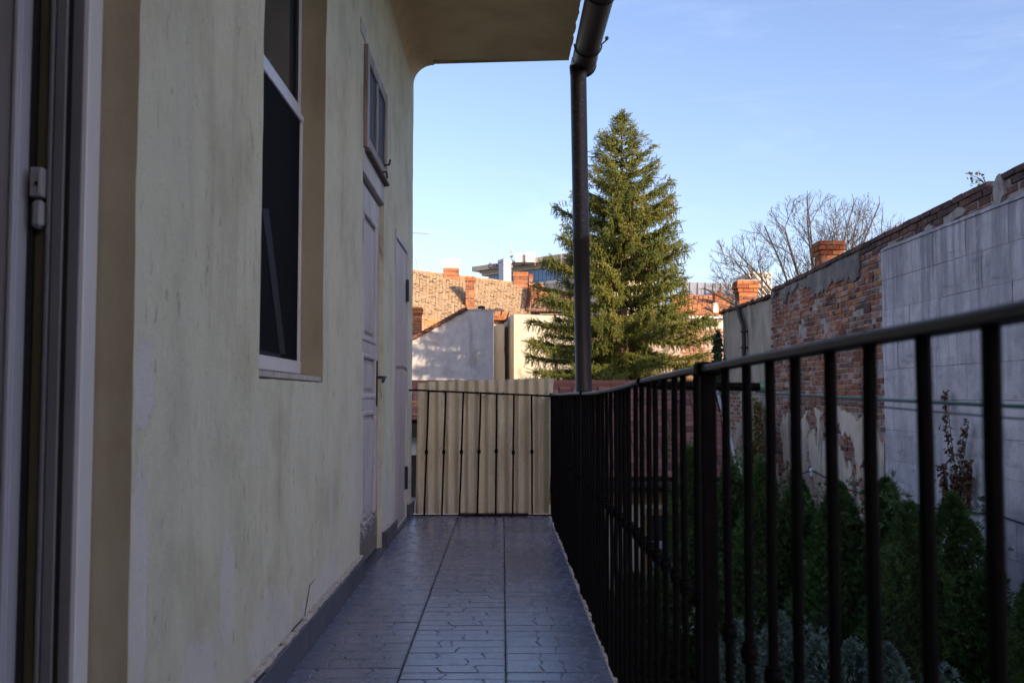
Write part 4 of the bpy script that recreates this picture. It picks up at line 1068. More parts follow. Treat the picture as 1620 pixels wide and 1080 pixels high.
# ================================================================== PAVILION IN THE COURTYARD
def bilerp(A, B, Cc, D, u, v): return (A*(1-u)+B*u)*(1-v) + (Cc*(1-u)+D*u)*v
def tile_roof(parent, eL, eR, rL, rR, tw, ex, mats_w, nparts, name='roof_tile', jit=.012, th=.016, near_first=True, fn=None):
    """overlapping flat tiles on the plane eave (L,R) - ridge (L,R)"""
    width = (eR-eL).length; run = (rL-eL).length
    nu = max(1, int(width/tw)); nv = max(1, int(run/ex))
    sv2, sf2, sm2 = [], [], []; cnt = 0
    cache = []
    for k, (mt, w) in enumerate(mats_w):
        vs = []
        for v in range(3):
            b = MB(); b.rbox(-tw*.49, tw*.49, 0, ex*1.35, 0, th, .004); r2 = random.Random(v)
            me = b.mesh(name, mt)
            for vv in me.vertices: vv.co += Vector((r2.uniform(-1,1)*.004, r2.uniform(-1,1)*.006, r2.uniform(-1,1)*.003))
            vs.append(me)
        cache.append(vs)
    for j in range(nv):
        for i in range(nu):
            u = (i+.5)/nu; v = j/nv
            P = bilerp(eL, eR, rL, rR, u, v)
            ax = (bilerp(eL,eR,rL,rR,u+.01,v)-bilerp(eL,eR,rL,rR,u-.01,v)).normalized(); ay = (bilerp(eL,eR,rL,rR,u,v+.01)-bilerp(eL,eR,rL,rR,u,v-.01)).normalized()
            n = ax.cross(ay).normalized(); ay = n.cross(ax)
            ay2 = (ay - n*.055).normalized(); n2 = ax.cross(ay2)
            kind = fn(P, rng) if fn else rng.choices(range(len(mats_w)), [w for _, w in mats_w])[0]
            me = cache[kind][rng.randrange(3)]
            sl = width/nu/tw
            M4 = Matrix(((ax.x*sl,ay2.x,n2.x,P.x),(ax.y*sl,ay2.y,n2.y,P.y),(ax.z*sl,ay2.z,n2.z,P.z),(0,0,0,1))) @ Matrix.Translation((0, rng.uniform(-jit,jit), .025+rng.uniform(0,jit*.4))) @ Matrix.Rotation(rng.uniform(-1,1)*jit*1.2, 4, 'Z')
            if cnt < nparts:
                o = bpy.data.objects.new(name, me); C.objects.link(o); o.parent = parent
                lo, ro2, sc = M4.decompose(); o.matrix_parent_inverse = Matrix.Translation(-Vector(parent.location))
                o.location = lo; o.rotation_euler = ro2.to_euler(); o.scale = sc
            else: join_into(sv2, sf2, sm2, me, M4, kind)
            cnt += 1
    if sv2:
        me = bpy.data.meshes.new('roof_tiles'); me.from_pydata(sv2, [], sf2)
        for mt, _ in mats_w: me.materials.append(mt)
        me.polygons.foreach_set('material_index', sm2); tag(link('roof_tile_field', me, parent), kind='stuff')
    m = MB(); off = Vector((0,0,-.005)); m.quad(eL+off, eR+off, rR+off, rL+off); m.quad(eL-Vector((0,0,.05)), eR-Vector((0,0,.05)), rR-Vector((0,0,.05)), rL-Vector((0,0,.05)))
    m.build('roof_boards', M_darkwood, parent)

pav = thing('outbuilding', 'low courtyard outbuilding with red clay tile roof and cream wall seen through the railing', 'outbuilding', (1.5, 16, GZ))
peR = onY(1166, 757, 15.0); prR = onY(1128, 611, 18.0); peL = Vector((-2.2, 15.0, peR.z)); prL = Vector((-2.2, 18.0, prR.z))
tile_roof(pav, peR.copy(), peL.copy(), prR.copy(), prL.copy(), .20, .215, [(M_rt, .8), (M_rt_dk, .2)], 0) if False else None
# visible right-hand half as single tiles, the rest joined
xm = .55
peM = Vector((xm, 15.0, peR.z)); prM = Vector((xm, 18.0, prR.z))
tile_roof(pav, peM, peR, prM, prR, .20, .205, [(M_rt, .85), (M_rt_dk, .15)], 300)
tile_roof(pav, peL, peM-Vector((.003,0,0)), prL, prM-Vector((.003,0,0)), .20, .205, [(M_rt, .85), (M_rt_dk, .15)], 0)
m = MB()
for k in range(16):
    x = -2.1 + k*.37
    if x < prR.x-.1: m.tube([(x,18.0,prR.z+.02),(x+.385,18.0,prR.z+.025)], [.105,.09], 8)
m.build('ridge_tiles', M_rt, pav)
m = MB(); m.quad(prL+Vector((0,.02,0)), prR+Vector((0,.02,0)), (peR.x+.2,21,peR.z), (-2.2,21,peR.z)); m.build('rear_roof', M_rt, pav)
m = MB(); v0 = peR+Vector((.04,-.05,.05)); v1 = prR+Vector((.04,0,.05)); m.tube([v0, v1], .03, 6); m.build('verge_mortar', M_mortar, pav)
m = MB(); m.box(-2.1, peR.x-.12, 15.25, 20.7, GZ, peR.z-.02); m.build('wall', M_cream, pav)
m = MB(); m.box(-2.2, peR.x-.02, 15.0, 15.2, peR.z-.20, peR.z-.06); m.build('eaves_board', M_darkwood, pav)
m = MB(); m.tube([(-2.2,14.93,peR.z-.07),(peR.x,14.93,peR.z-.09)], .055, 8); m.build('gutter', M_darkwood, pav)
m = MB(); m.rbox(-2.1, peR.x-.13, 15.215, 15.249, peR.z-.40, peR.z-.21, .005); m.build('timber_band', M_ochrewood, pav)
wx0, wx1 = onY(1031,870,15.2).x, onY(1064,870,15.2).x; wz0, wz1 = onY(1040,900,15.2).z, onY(1040,815,15.2).z
m = MB(); m.rbox(wx0-.08, wx1+.3, 15.19, 15.249, wz1, wz1+.10, .005); m.rbox(wx0-.10, wx0-.01, 15.19, 15.249, GZ+.02, wz1-.001, .005); m.rbox(wx1+.21, wx1+.30, 15.19, 15.249, GZ+.02, wz1-.001, .005); wd = m.build('window', M_ochrewood, pav)
m = MB(); m.box(wx0-.009, wx1+.209, 15.235, 15.247, GZ+.7, wz1-.001); m.build('pane', M_pane, wd)
m = MB(); m.box(wx0, wx1+.2, 15.226, 15.233, GZ+.7, wz0+.42); m.build('curtain', M_bluecurt, wd)

# white annex glimpsed left of the corrugated sheet
an = thing('annex', 'white annex with orange tiled roof glimpsed between the house corner and the corrugated sheet', 'annex', (-1.6, 11.6, GZ))
A1 = onY(664, 668, 11.0)
tile_roof(an, Vector((-3.2,11.0,A1.z)), Vector((A1.x+.5,11.0,A1.z)), Vector((-3.2,12.3,A1.z+.20)), Vector((A1.x+.5,12.3,A1.z+.20)), .2, .2, [(M_rt_or,.8),(M_rt,.2)], 200)
m = MB(); m.box(-3.1, A1.x+.4, 11.15, 14, GZ, A1.z-.06); m.build('wall', M_white, an)
m = MB(); m.box(-3.2, A1.x+.5, 10.98, 11.12, A1.z-.16, A1.z-.01); m.build('eaves_board', M_darkwood, an)
wz = onY(656, 748, 11.15); m = MB(); m.box(wz.x-.35, wz.x+.12, 11.10, 11.149, wz.z-.26, wz.z+.2); m.build('window', M_darkwood, an)

# ================================================================== BACKGROUND HOUSES
# grey gable
gb = thing('gable_house', 'grey rendered gable wall dappled with light, ragged tiled verge on its slope', 'house', (-1.5, 30, GZ))
YG = 30.0
G = [onY(600, 567, YG), onY(737, 490, YG), onY(780, 491, YG)]
m = MB()
pts = [Vector((G[0].x,YG,GZ)), Vector((G[2].x,YG,GZ)), G[2], G[1], G[0]]
m.poly(pts); bk = [p+Vector((0,3.0,0)) for p in pts]
for i in range(5): m.quad(pts[i], pts[(i+1) % 5], bk[(i+1) % 5], bk[i])
m.build('wall', M_gable, gb)
for i in range(26):
    t = i/26; P = G[0]+(G[1]-G[0])*t; ang = math.atan2(G[1].z-G[0].z, G[1].x-G[0].x)
    for lay in range(2):
        b = MB(); b.rbox(-.02, .17, -.10+lay*.03-.0, .35, .0+lay*.05, .045+lay*.05, .008, M=Matrix.Translation(P+Vector((rng.uniform(-.01,.01),rng.uniform(-.02,.02),.005))) @ Matrix.Rotation(-(ang-.25)+rng.uniform(-.06,.06), 4, 'Y'))
        b.build('verge_tile', rng.choice((M_rt_dk, M_rt_dk, M_rt)), gb)
m = MB(); m.quad(G[0]+Vector((0,.25,.09)), G[1]+Vector((0,.25,.09)), G[1]+Vector((0,3,.09)), G[0]+Vector((0,3,.09))); m.build('roof', M_rt_dk, gb)
m = MB(); x0, x1 = G[1].x, G[2].x
for i in range(5): m.rbox(x0+(x1-x0)*i/5, x0+(x1-x0)*(i+1)/5-.01, YG-.03, YG+.3, G[2].z-.0, G[2].z+.03+rng.uniform(0,.03), .008)
m.build('coping', M_gable, gb)
sk = onY(762, 487, 30.4); m = MB(); m.rbox(sk.x-.12, sk.x+.10, 30.3, 30.6, sk.z-.05, sk.z+.05, .01); m.build('roof_hatch', M_darkwood, gb)

# cream house with two walls right of the gable
ch2 = thing('cream_house', 'cream rendered house side with flat top beside the grey gable, half behind the spruce', 'house', (1, 34, GZ))
m = MB(); a2 = onY(797, 512, 33.2); b2 = onY(783, 512, 33.2); m.box(b2.x-2, a2.x, 33.2, 36, GZ, a2.z); m.build('recessed_wall', M_cream, ch2)
m = MB(); a2 = onY(813, 497, 32.2); b2 = onY(798.5, 507, 34.6); e2 = onY(905, 500, 32.2)
m.quad((a2.x,32.2,GZ),(e2.x,32.2,GZ),e2,a2); m.quad((b2.x,34.6,GZ),(a2.x,32.2,GZ),a2,(b2.x,34.6,b2.z+.05)); m.poly([a2,e2,(e2.x,36,e2.z),(b2.x,36,b2.z)]); m.quad((e2.x,32.2,GZ),(e2.x,36,GZ),(e2.x,36,e2.z),e2)
m.build('wall', M_cream, ch2)
tl = MB(); P0 = onY(781, 505, 33.4); P1 = onY(826, 480, 36.5)
rL, rR = onY(792, 492, 36.0), onY(812, 492, 36.0)
tile_roof(ch2, onY(780,507,33.1), onY(800,507,33.1), onY(782,494,35), onY(806,494,35), .2, .2, [(M_rt_or,1)], 60)

# long old roof
br = thing('long_roof_house', 'long house with mottled old ochre tile roof behind the grey gable', 'house', (-2, 45, GZ))
rL = onY(560, 420, 44.5); rR = onY(838, 453, 47.5); eL = onY(560, 545, 40.0); eR = onY(826, 552, 43.0)
m = MB()
for i in range(1): pass
def roofkind(P, r):
    f1 = fbm(P.x*.55, P.z*.8, 3)
    if P.z < eL.z+1.15 and P.x < 0 and r.random() < .85: return 2
    if f1 > .42 and r.random() < .75: return 2
    if r.random() < .07+.2*fbm(P.x*2,P.z*2,11): return 3
    return 1 if r.random() < .35+.4*fbm(P.x*1.5,P.z*1.5,7) else 0
tile_roof(br, eL, eR, rL, rR, .14, .11, [(M_rt_old,.7),(M_rt_old2,.25),(M_rt_or,.05),(M_rt_old3,.1)], 0, fn=roofkind, jit=.07, th=.03)
m = MB(); N = 40
for i in range(N):
    P = rL+(rR-rL)*i/N; Q = rL+(rR-rL)*(i+1.05)/N; m.tube([P+Vector((0,0,.03+rng.uniform(-.02,.02))), Q+Vector((0,0,.05))], [.12,.10], 6)
m.build('ridge_tiles', M_rt_old, br)
m = MB(); m.box(eL.x, eR.x, 43.2, 50, GZ, 3.0); m.quad(rL, rR, rR+Vector((.5,4.5,-3.4)), rL+Vector((0,4.5,-3.4))); m.build('wall', M_cream, br)
# red hipped end and grey wing to the right of it
hL = onY(826, 552, 43.0); hR = onY(905, 545, 45.5); tR = onY(862, 455, 48.0)
m = MB(); m.poly([eR+Vector((.05,0,0)), hR, tR, rR+Vector((.05,0,0))]); m.build('hip_roof', M_rt_old2, br)
hip_a, hip_b = rR, eR
m = MB(); m.tube([rR+Vector((.02,-.05,.04)), rR+(eR-rR)*.45+Vector((.02,-.05,.06))], .11, 6); m.build('hip_ridge', M_rt_dk, br)
m = MB(); m.poly([onY(838,449,46.6), onY(858,449,46.8), onY(868,470,44.8), onY(850,472,44.6)]); m.build('orange_patch', M_rt_or, br)
gw = thing('grey_wing', 'dark grey tiled roof wing peeping out between the old roof and the spruce', 'roof', (2.2, 41, GZ))
A = [onY(838,494,40.5), onY(915,494,40.5), onY(905,464,43.5), onY(862,470,43.2)]
tile_roof(gw, A[0], A[1], A[3], A[2], .2, .18, [(M_rt_dk,.5),(M_rt_old2,.5)], 0, jit=.03)
m = MB(); m.box(A[0].x+.2, A[1].x, 40.9, 44, GZ, A[0].z-.05); m.build('wall', M_cream, gw)

def roofY(px, py):
    n = (eR-eL).cross(rL-eL); rr0 = ray(px, py); o0 = Vector((0,0,CAMZ)); return (o0 + rr0*((eL-o0).dot(n)/rr0.dot(n))).y
def stack(name, label, px0, px1, py0, py1, Y, depth, mat, capmat=None, cap_h=0, flare=.04, group=None, down=7):
    a = onY(px0, py1, Y); b = onY(px1, py0, Y)
    t = thing(name, label, 'chimney', ((a.x+b.x)/2, Y+depth/2, a.z), group)
    h = b.z-a.z; course = .10
    zc3 = b.z - cap_h
    n = max(2, int((zc3-a.z)/course)); w = b.x-a.x
    m = MB(); m.box(a.x+.012, b.x-.012, Y+.012, Y+depth-.012, a.z-(1.2 if down else 0), b.z-.01); m.build('shaft', M_jmortar if capmat is None or mat is not M_white else mat, t)
    nb = max(2, int(round(w/.26)))
    for k in range(-down, n):
        z = a.z+k*(zc3-a.z)/n; z2 = a.z+(k+1)*(zc3-a.z)/n
        f2 = flare if (k >= n-2 and not cap_h) else 0
        offk = .5 if k % 2 else 0
        xs = [0]+[(i+offk)/nb for i in range(0 if offk else 1, nb)]+[1]
        m = MB()
        for u0, u1 in zip(xs[:-1], xs[1:]):
            j = rng.uniform(-.008,.008)
            m.rbox(a.x-f2+(w+2*f2)*u0+.004, a.x-f2+(w+2*f2)*u1-.004, Y-f2+j, Y+depth+f2, z+.006, z2-.006, .008)
        if isinstance(mat, list): m.build('brick_course', rng.choice(mat), t)
        else: m.build('course', mat, t)
    if cap_h:
        m = MB(); m.v = []; 
        A0 = [(a.x,Y),(b.x,Y),(b.x,Y+depth),(a.x,Y+depth)]; fl2 = flare
        lv = [(zc3, .0), (zc3+cap_h*.35, .02), (zc3+cap_h*.40, fl2), (b.z-.03, fl2*1.3), (b.z, fl2)]
        cx, cy = (a.x+b.x)/2, Y+depth/2
        rings2 = [[(x+(1 if x > cx else -1)*e2, y2+(1 if y2 > cy else -1)*e2, z) for x, y2 in A0] for z, e2 in lv]
        for r0, r1 in zip(rings2[:-1], rings2[1:]):
            for k in range(4): m.quad(r0[k], r0[(k+1) % 4], r1[(k+1) % 4], r1[k])
        m.poly(rings2[-1]); m.build('cap', capmat, t)
    return t
stack('chimney', 'short chimney with broad white rendered head on the ridge of the old roof', 701, 725.5, 410, 441, roofY(713, 441), .7, M_chim, M_white, .40, .05)
stack('chimney', 'tall slim red brick chimney rising from the middle of the old roof slope', 736.5, 750, 437, 489, roofY(743, 489), .45, M_chim, None, 0, .04)
stack('chimney', 'broad low red brick chimney on the right end of the old roof ridge', 812, 835, 430, 450, roofY(822, 452), .6, M_chim, None, 0, .02)
stack('chimney', 'small orange brick chimney stub beside the broad low chimney', 836.5, 843, 433, 452, roofY(836, 456), .4, M_chim, None, 0, .015)
stack('chimney', 'dark red brick chimney half hidden by the spruce at the end of the old roof', 840.5, 854, 451, 487, 42.6, .5, [M_chim[1]], None, 0, .03)
stack('chimney', 'red brick chimney cut off by the house corner, left of the grey gable', 640, 666, 486, 520, 33.0, .5, [M_chim[1], M_chim[0]], None, 0, .04)
stack('chimney', 'squat red brick chimney just right of the grey gable', 780.5, 797, 499, 512, 33.17, .4, [M_chim[1], M_chim[0]], None, 0, .02, down=0)

# white rendered stack beyond the roof
wst = thing('white_stack', 'tall white rendered stair head beyond the ridge of the old roof', 'tower', (0, 56, 2))
a2 = onY(788, 446, 56); b2 = onY(797, 414, 56); c2_ = onY(808, 446, 55.6)
m = MB(); P = [onY(789,460,56.6), onY(797,460,55.8), onY(808.5,460,56.6)]
tz = b2.z
m.quad(P[0], P[1], (P[1].x,P[1].y,tz), (P[0].x,P[0].y,tz)); m.quad(P[1], P[2], (P[2].x,P[2].y,tz), (P[1].x,P[1].y,tz)); bkp = Vector((P[1].x, 57.4, P[1].z)); m.quad(P[2], bkp, (bkp.x,bkp.y,tz), (P[2].x,P[2].y,tz)); m.quad(bkp, P[0], (P[0].x,P[0].y,tz), (bkp.x,bkp.y,tz))
m.build('wall', M_white, wst)
m = MB(); e3 = .06; m.poly([(P[0].x-e3,P[0].y,tz+.002),(P[1].x,P[1].y-e3,tz+.002),(P[2].x+e3,P[2].y,tz+.002),(bkp.x,bkp.y+e3,tz+.002)])
q3 = [(P[0].x-e3,P[0].y),(P[1].x,P[1].y-e3),(P[2].x+e3,P[2].y),(bkp.x,bkp.y+e3)]
for k in range(4): 
    (xa,ya),(xb2,yb2) = q3[k], q3[(k+1) % 4]; m.quad((xa,ya,tz+.002),(xb2,yb2,tz+.002),(xb2,yb2,tz+.16),(xa,ya,tz+.16))
m.poly([(x,y2,tz+.16) for x, y2 in q3]); m.build('cap', M_white, wst)

# far office block with lettering
ht = thing('office_block', 'distant concrete block with roof lettering, blue glazing and white plant rooms', 'building', (0, 175, GZ))
L0 = onY(746.5, 430, 182); R0 = onY(960, 424, 158)
ux = Vector((R0.x-L0.x, R0.y-L0.y, 0)); Lh = ux.length; ux.normalize(); uy = Vector((-ux.y, ux.x, 0))
def hb(mb, s0, s1, t0, t1, z0, z1):
    M4 = Matrix(((ux.x,uy.x,0,L0.x),(ux.y,uy.y,0,L0.y),(0,0,1,0),(0,0,0,1))); mb.box(s0, s1, t0, t1, z0, z1, M=M4)
zs0 = onY(746.5, 429.5, 182).z; zs1 = onY(746.5, 422, 182).z
m = MB(); hb(m, 0, Lh, 0, 14, zs0, zs1); m.build('roof_slab', M_conc, ht)
m = MB(); hb(m, 1.2, Lh, .8, 13, zs0-.42, zs0-.02); hb(m, 1.6, Lh, 1.0, 12, zs0-.9, zs0-.45); m.build('under_slab', M_conc, ht)
m = MB(); hb(m, 2.8, Lh, 1.6, 12, GZ, zs0-.92); m.build('wall', M_conc, ht)
for k in range(24):
    s = 3.6+k*.95
    if s < Lh-1: 
        m = MB(); hb(m, s, s+.86, 1.45, 1.59, zs0-3.0, zs0-.95); m.build('window', M_bglass, ht)
for k in range(8):
    m = MB(); hb(m, 3.0, Lh-1, 1.5, 1.58, zs0-3.6-k*3, zs0-3.2-k*3); m.build('spandrel', M_white, ht)
for (a0, a1, y0, y1, nm) in ((815, 825, 400, 420, 'plant_room'), (831.5, 846, 399, 420, 'plant_room')):
    A = onY(a0, 425, 168); B = onY(a1, y0, 168); m = MB(); m.box(A.x, B.x, 168, 172, zs1-1, B.z); o = m.build(nm, M_white, ht)
    for q2 in range(3):
        m = MB(); xx = A.x+(B.x-A.x)*(.2+.27*q2); m.box(xx, xx+.16, 167.9, 167.99, B.z-.5-.3*(q2 % 2), B.z-.3-.3*(q2 % 2)); m.build('vent', M_greymetal, o)
A = onY(825.5, 425, 168.6); B = onY(831, 403, 168.6); m = MB(); m.box(A.x, B.x, 168.6, 171, zs1-1, B.z); m.build('plant_room', M_greymetal, ht)
def letters(txt, px, py, Y, hpx, name, big=False):
    cu = bpy.data.curves.new(name, 'FONT'); cu.body = txt; cu.size = hpx*Y/F*1.42; cu.extrude = .06; cu.space_character = 1.25
    tmp = bpy.data.objects.new('tmp', cu); C.objects.link(tmp); dg = bpy.context.evaluated_depsgraph_get(); me = bpy.data.meshes.new_from_object(tmp.evaluated_get(dg)); bpy.data.objects.remove(tmp)
    me.materials.clear(); me.materials.append(M_sign)
    o = link(name, me, ht); P = onY(px, py, Y); ang = math.atan2(ux.y, ux.x)
    o.matrix_parent_inverse = Matrix.Translation(-Vector(ht.location)); o.location = P; o.rotation_euler = (R(90), 0, ang); return o
letters('C', 772.5, 424.5, 178.4, 8.5, 'sign_letter'); letters('ONTINENTAL', 779.6, 423.6, 177.6, 5.6, 'sign_letters'); letters('FORUM', 817, 422, 173.6, 6.6, 'sign_letters')
for (px, y0, y1, Yd) in ((809.5, 382, 424, 170), (846.5, 392, 420, 169), (760.5,408,424,181), (888, 310, 430, 165)):
    A = onY(px, y1, Yd); B = onY(px, y0, Yd); m = MB(); m.tube([A, B], .05, 4)
    m.build('antenna', M_greymetal, ht)
A = onY(809, 412, 169.5)
m = MB()
for k in range(4): m.rbox(A.x-.25, A.x+.25, 169.3, 169.6, A.z-1.2+k*.85, A.z-.7+k*.85, .05)
m.build('dish_cluster', M_greymetal, ht)

# red roofed house far right, brick garden wall, sheet roof and white tower
rh = thing('red_roof_house', 'cream house with red tiled roof and white window beyond the boundary walls', 'house', (10, 46, GZ))
e1, e2_ = onY(1060, 499, 44), onY(1150, 502, 44); r1, r2_ = onY(1060, 466, 47.5), onY(1160, 470, 47.5)
tile_roof(rh, e1, e2_, r1, r2_, .19, .17, [(M_rt_or,.75),(M_rt,.25)], 0, jit=.025)
m = MB(); m.box(e1.x, e2_.x+.3, 44.3, 50, GZ, e1.z-.05); m.build('wall', M_cream, rh)
m = MB(); m.box(e1.x, e2_.x, 44.0, 44.29, e1.z-.12, e1.z-.02); m.build('eaves', M_white, rh)
a2, b2 = onY(1117, 519, 44.2), onY(1136, 502.5, 44.2)
m = MB(); m.rbox(a2.x, b2.x, 44.2, 44.29, a2.z, b2.z, .01); wn_ = m.build('window', M_white, rh)
for u0, u1 in ((.1,.44),(.56,.9)):
    m = MB(); m.box(a2.x+(b2.x-a2.x)*u0, a2.x+(b2.x-a2.x)*u1, 44.18, 44.198, a2.z+.06, b2.z-.08); m.build('pane', M_pane, wn_)
stack('chimney', 'brown brick chimney on the red tiled roof at the right', 1131, 1143, 461, 480, 45.8, .45, [M_chim[1]], None, 0, .02)
stack('chimney', 'small white chimney on the red tiled roof at the right', 1128.5, 1136.5, 479, 496, 44.6, .3, M_white, None, 0, .0)
gwl = thing('garden_wall', 'sunlit ochre brick garden wall below the red roofed house', 'wall', (8, 36, GZ))
a2, b2 = onY(1020, 560, 36), onY(1150, 519, 36)
m = MB(); m.box(a2.x, b2.x, 36.014, 36.4, GZ, b2.z-.01); m.build('core', M_jmortar, gwl)
n = 0; gs_v, gs_f, gs_m = [], [], []
for k in range(26):
    z = b2.z-.05-k*.085; x = onY(1085, 560, 36).x + (.14 if k % 2 else 0)
    while x < b2.x-.1:
        if fbm(x*1.1, z*1.6, 4) < .32:
            kind = rng.choice((0,1,1,1))
            mm = Matrix.Translation((x, 36.0+rng.uniform(0,.008), z)) @ Matrix.Rotation(R(90), 4, 'Z')
            join_into(gs_v, gs_f, gs_m, BV[kind*4+rng.randrange(4)], mm, kind); n += 1
        x += .29
me = bpy.data.meshes.new('wall_bricks'); me.from_pydata(gs_v, [], gs_f)
for mt in M_brick: me.materials.append(mt)
me.polygons.foreach_set('material_index', gs_m); tag(link('brick_field', me, gwl), kind='stuff')
sr = thing('grey_roof_hall', 'long pale grey sheet-roofed hall behind the red roofed house', 'building', (16, 66, GZ))
A = [onY(1080,476,62), onY(1240,476,62), onY(1240,452,68), onY(1080,446,68)]
m = MB(); m.quad(*A); m.build('roof', M_greymetal, sr)
m = MB(); m.box(A[0].x, A[1].x, 62.2, 70, GZ, A[0].z-.02); m.build('wall', M_cream, sr)
m = MB()
for k in range(14): 
    u = k/13; P = A[0]+(A[1]-A[0])*u; Q = A[3]+(A[2]-A[3])*u; m.tube([P+Vector((0,0,.03)), Q+Vector((0,0,.03))], .04, 4)
m.build('standing_seam', M_greymetal, sr)
wt = thing('white_tower', 'small white cube-shaped building behind the bare tree branches', 'tower', (16, 60, GZ))
a2, b2 = onY(1186, 500, 60), onY(1221, 434, 60); m = MB(); m.box(a2.x, b2.x, 60, 63, GZ, b2.z); m.build('wall', M_white, wt)
m = MB(); m.rbox(a2.x-.08, b2.x+.08, 59.92, 63.1, b2.z, b2.z+.14, .02); m.build('cap', M_white, wt)
bh_ = thing('background_house', 'pale house far behind the spruce with low tiled roof', 'house', (5, 60, GZ))
m = MB(); m.box(1.2, 9.0, 60, 66, GZ, 3.2); m.build('wall', M_cream, bh_)
tile_roof(bh_, Vector((1.0,59.8,3.2)), Vector((9.2,59.8,3.2)), Vector((1.0,63,5.2)), Vector((9.2,63,5.2)), .3, .25, [(M_rt_old2,.6),(M_rt,.4)], 0)

# unseen tall block, added far to the right to shade balcony and courtyard
nb = thing('shade_block', 'tall plain unseen block added for shade beyond the boundary wall, far to the right of the camera', 'building', (23, -22, GZ))
m = MB(); m.box(19, 27, -46, -8, GZ, 14.2); m.build('wall', M_nb, nb)
m = MB(); m.box(18.7, 27.3, -46.3, -7.7, 14.201, 14.6); m.build('roof', M_conc, nb)
for k in range(10):
    for lv in (-.5, 2.6, 5.7, 8.8, 11.6):
        m = MB(); y = -44+k*3.6; m.rbox(18.93, 18.998, y, y+1.2, lv, lv+1.5, .01); w_ = m.build('window', M_white, nb)
        m = MB(); m.box(18.91, 18.929, y+.1, y+1.1, lv+.1, lv+1.4); m.build('pane', M_pane, w_)

# tv antennas near the house corner
def antenna(px0, px1, py, Y, label, foot):
    t = thing('tv_antenna', label, 'antenna', onY(px0-20, foot, Y))
    A = onY(px0-22, py, Y); B = onY(px1, py+3, Y-.4)
    m = MB(); m.tube([onY(px0-20, foot, Y), onY(px0-20, py-6, Y)], .018, 6); m.build('mast', M_greymetal, t)
    m = MB(); m.tube([A, B], .012, 5); m.build('boom', M_greymetal, t)
    for k in range(8):
        P = A+(B-A)*(.35+.65*k/7); h = .20-.012*k
        m = MB(); m.tube([P+Vector((.05,.16,h)), P-Vector((.05,.16,h*.5))], .007, 4); m.build('element', M_greymetal, t)
antenna(656, 679, 367, 34, 'tv aerial pointing right out from behind the upper house corner', 430)
t = thing('tv_antenna', 'thin leaning aerial mast on the old roof next to the house corner', 'antenna', onY(662, 428, 44))
m = MB(); m.tube([onY(662.5,430,44), onY(657.5,406,44)], .022, 5); m.build('mast', M_greymetal, t)
m = MB(); m.tube([onY(654,411,44), onY(665,407.5,44)], .018, 4); m.build('boom', M_greymetal, t)

# ================================================================== VEGETATION
def rot_basis(d, roll):
    d = d/np.linalg.norm(d, axis=1, keepdims=True)
    up = np.where(np.abs(d[:, 2:3]) < .95, np.array([[0,0,1.]]), np.array([[1.,0,0]]))
    a = np.cross(up, d); a /= np.linalg.norm(a, axis=1, keepdims=True); b = np.cross(d, a)
    c, s = np.cos(roll)[:, None], np.sin(roll)[:, None]
    return a*c+b*s, -a*s+b*c, d
def scatter(tv, tt, P, D, S, roll):
    """copies of template (tv verts with +Z axis, tt faces) at P along D, scaled by S"""
    A, B, Dn = rot_basis(D, roll)
    n = len(P); k = len(tv)
    V = (tv[None, :, 0:1]*A[:, None]+tv[None, :, 1:2]*B[:, None]+tv[None, :, 2:3]*Dn[:, None])*S[:, None, None] + P[:, None]
    T = (tt[None] + (np.arange(n)*k)[:, None, None]).reshape(-1, tt.shape[1])
    return V.reshape(-1, 3), T
# needle twig template: thin needles round a stem
def twig_template(n=18, seed=1):
    r = np.random.default_rng(seed); V = []; T = []
    for i in range(n):
        t = i/n; a = r.uniform(0, 6.28); z = t*.85; l = .26*(1-.35*t)*r.uniform(.8,1.2)
        d = np.array([math.cos(a)*.8, math.sin(a)*.8, .75]); d /= np.linalg.norm(d)
        s = np.cross(d, [0,0,1]); s = s/np.linalg.norm(s)*.045
        p = np.array([0,0,z]); k = len(V)
        V += [p-s, p+s, p+d*l]; T.append((k, k+1, k+2))
    k = len(V); V += [np.array([-.02,0,0]), np.array([.02,0,0]), np.array([0,0,1.05])]; T.append((k,k+1,k+2))
    return np.array(V), np.array(T)
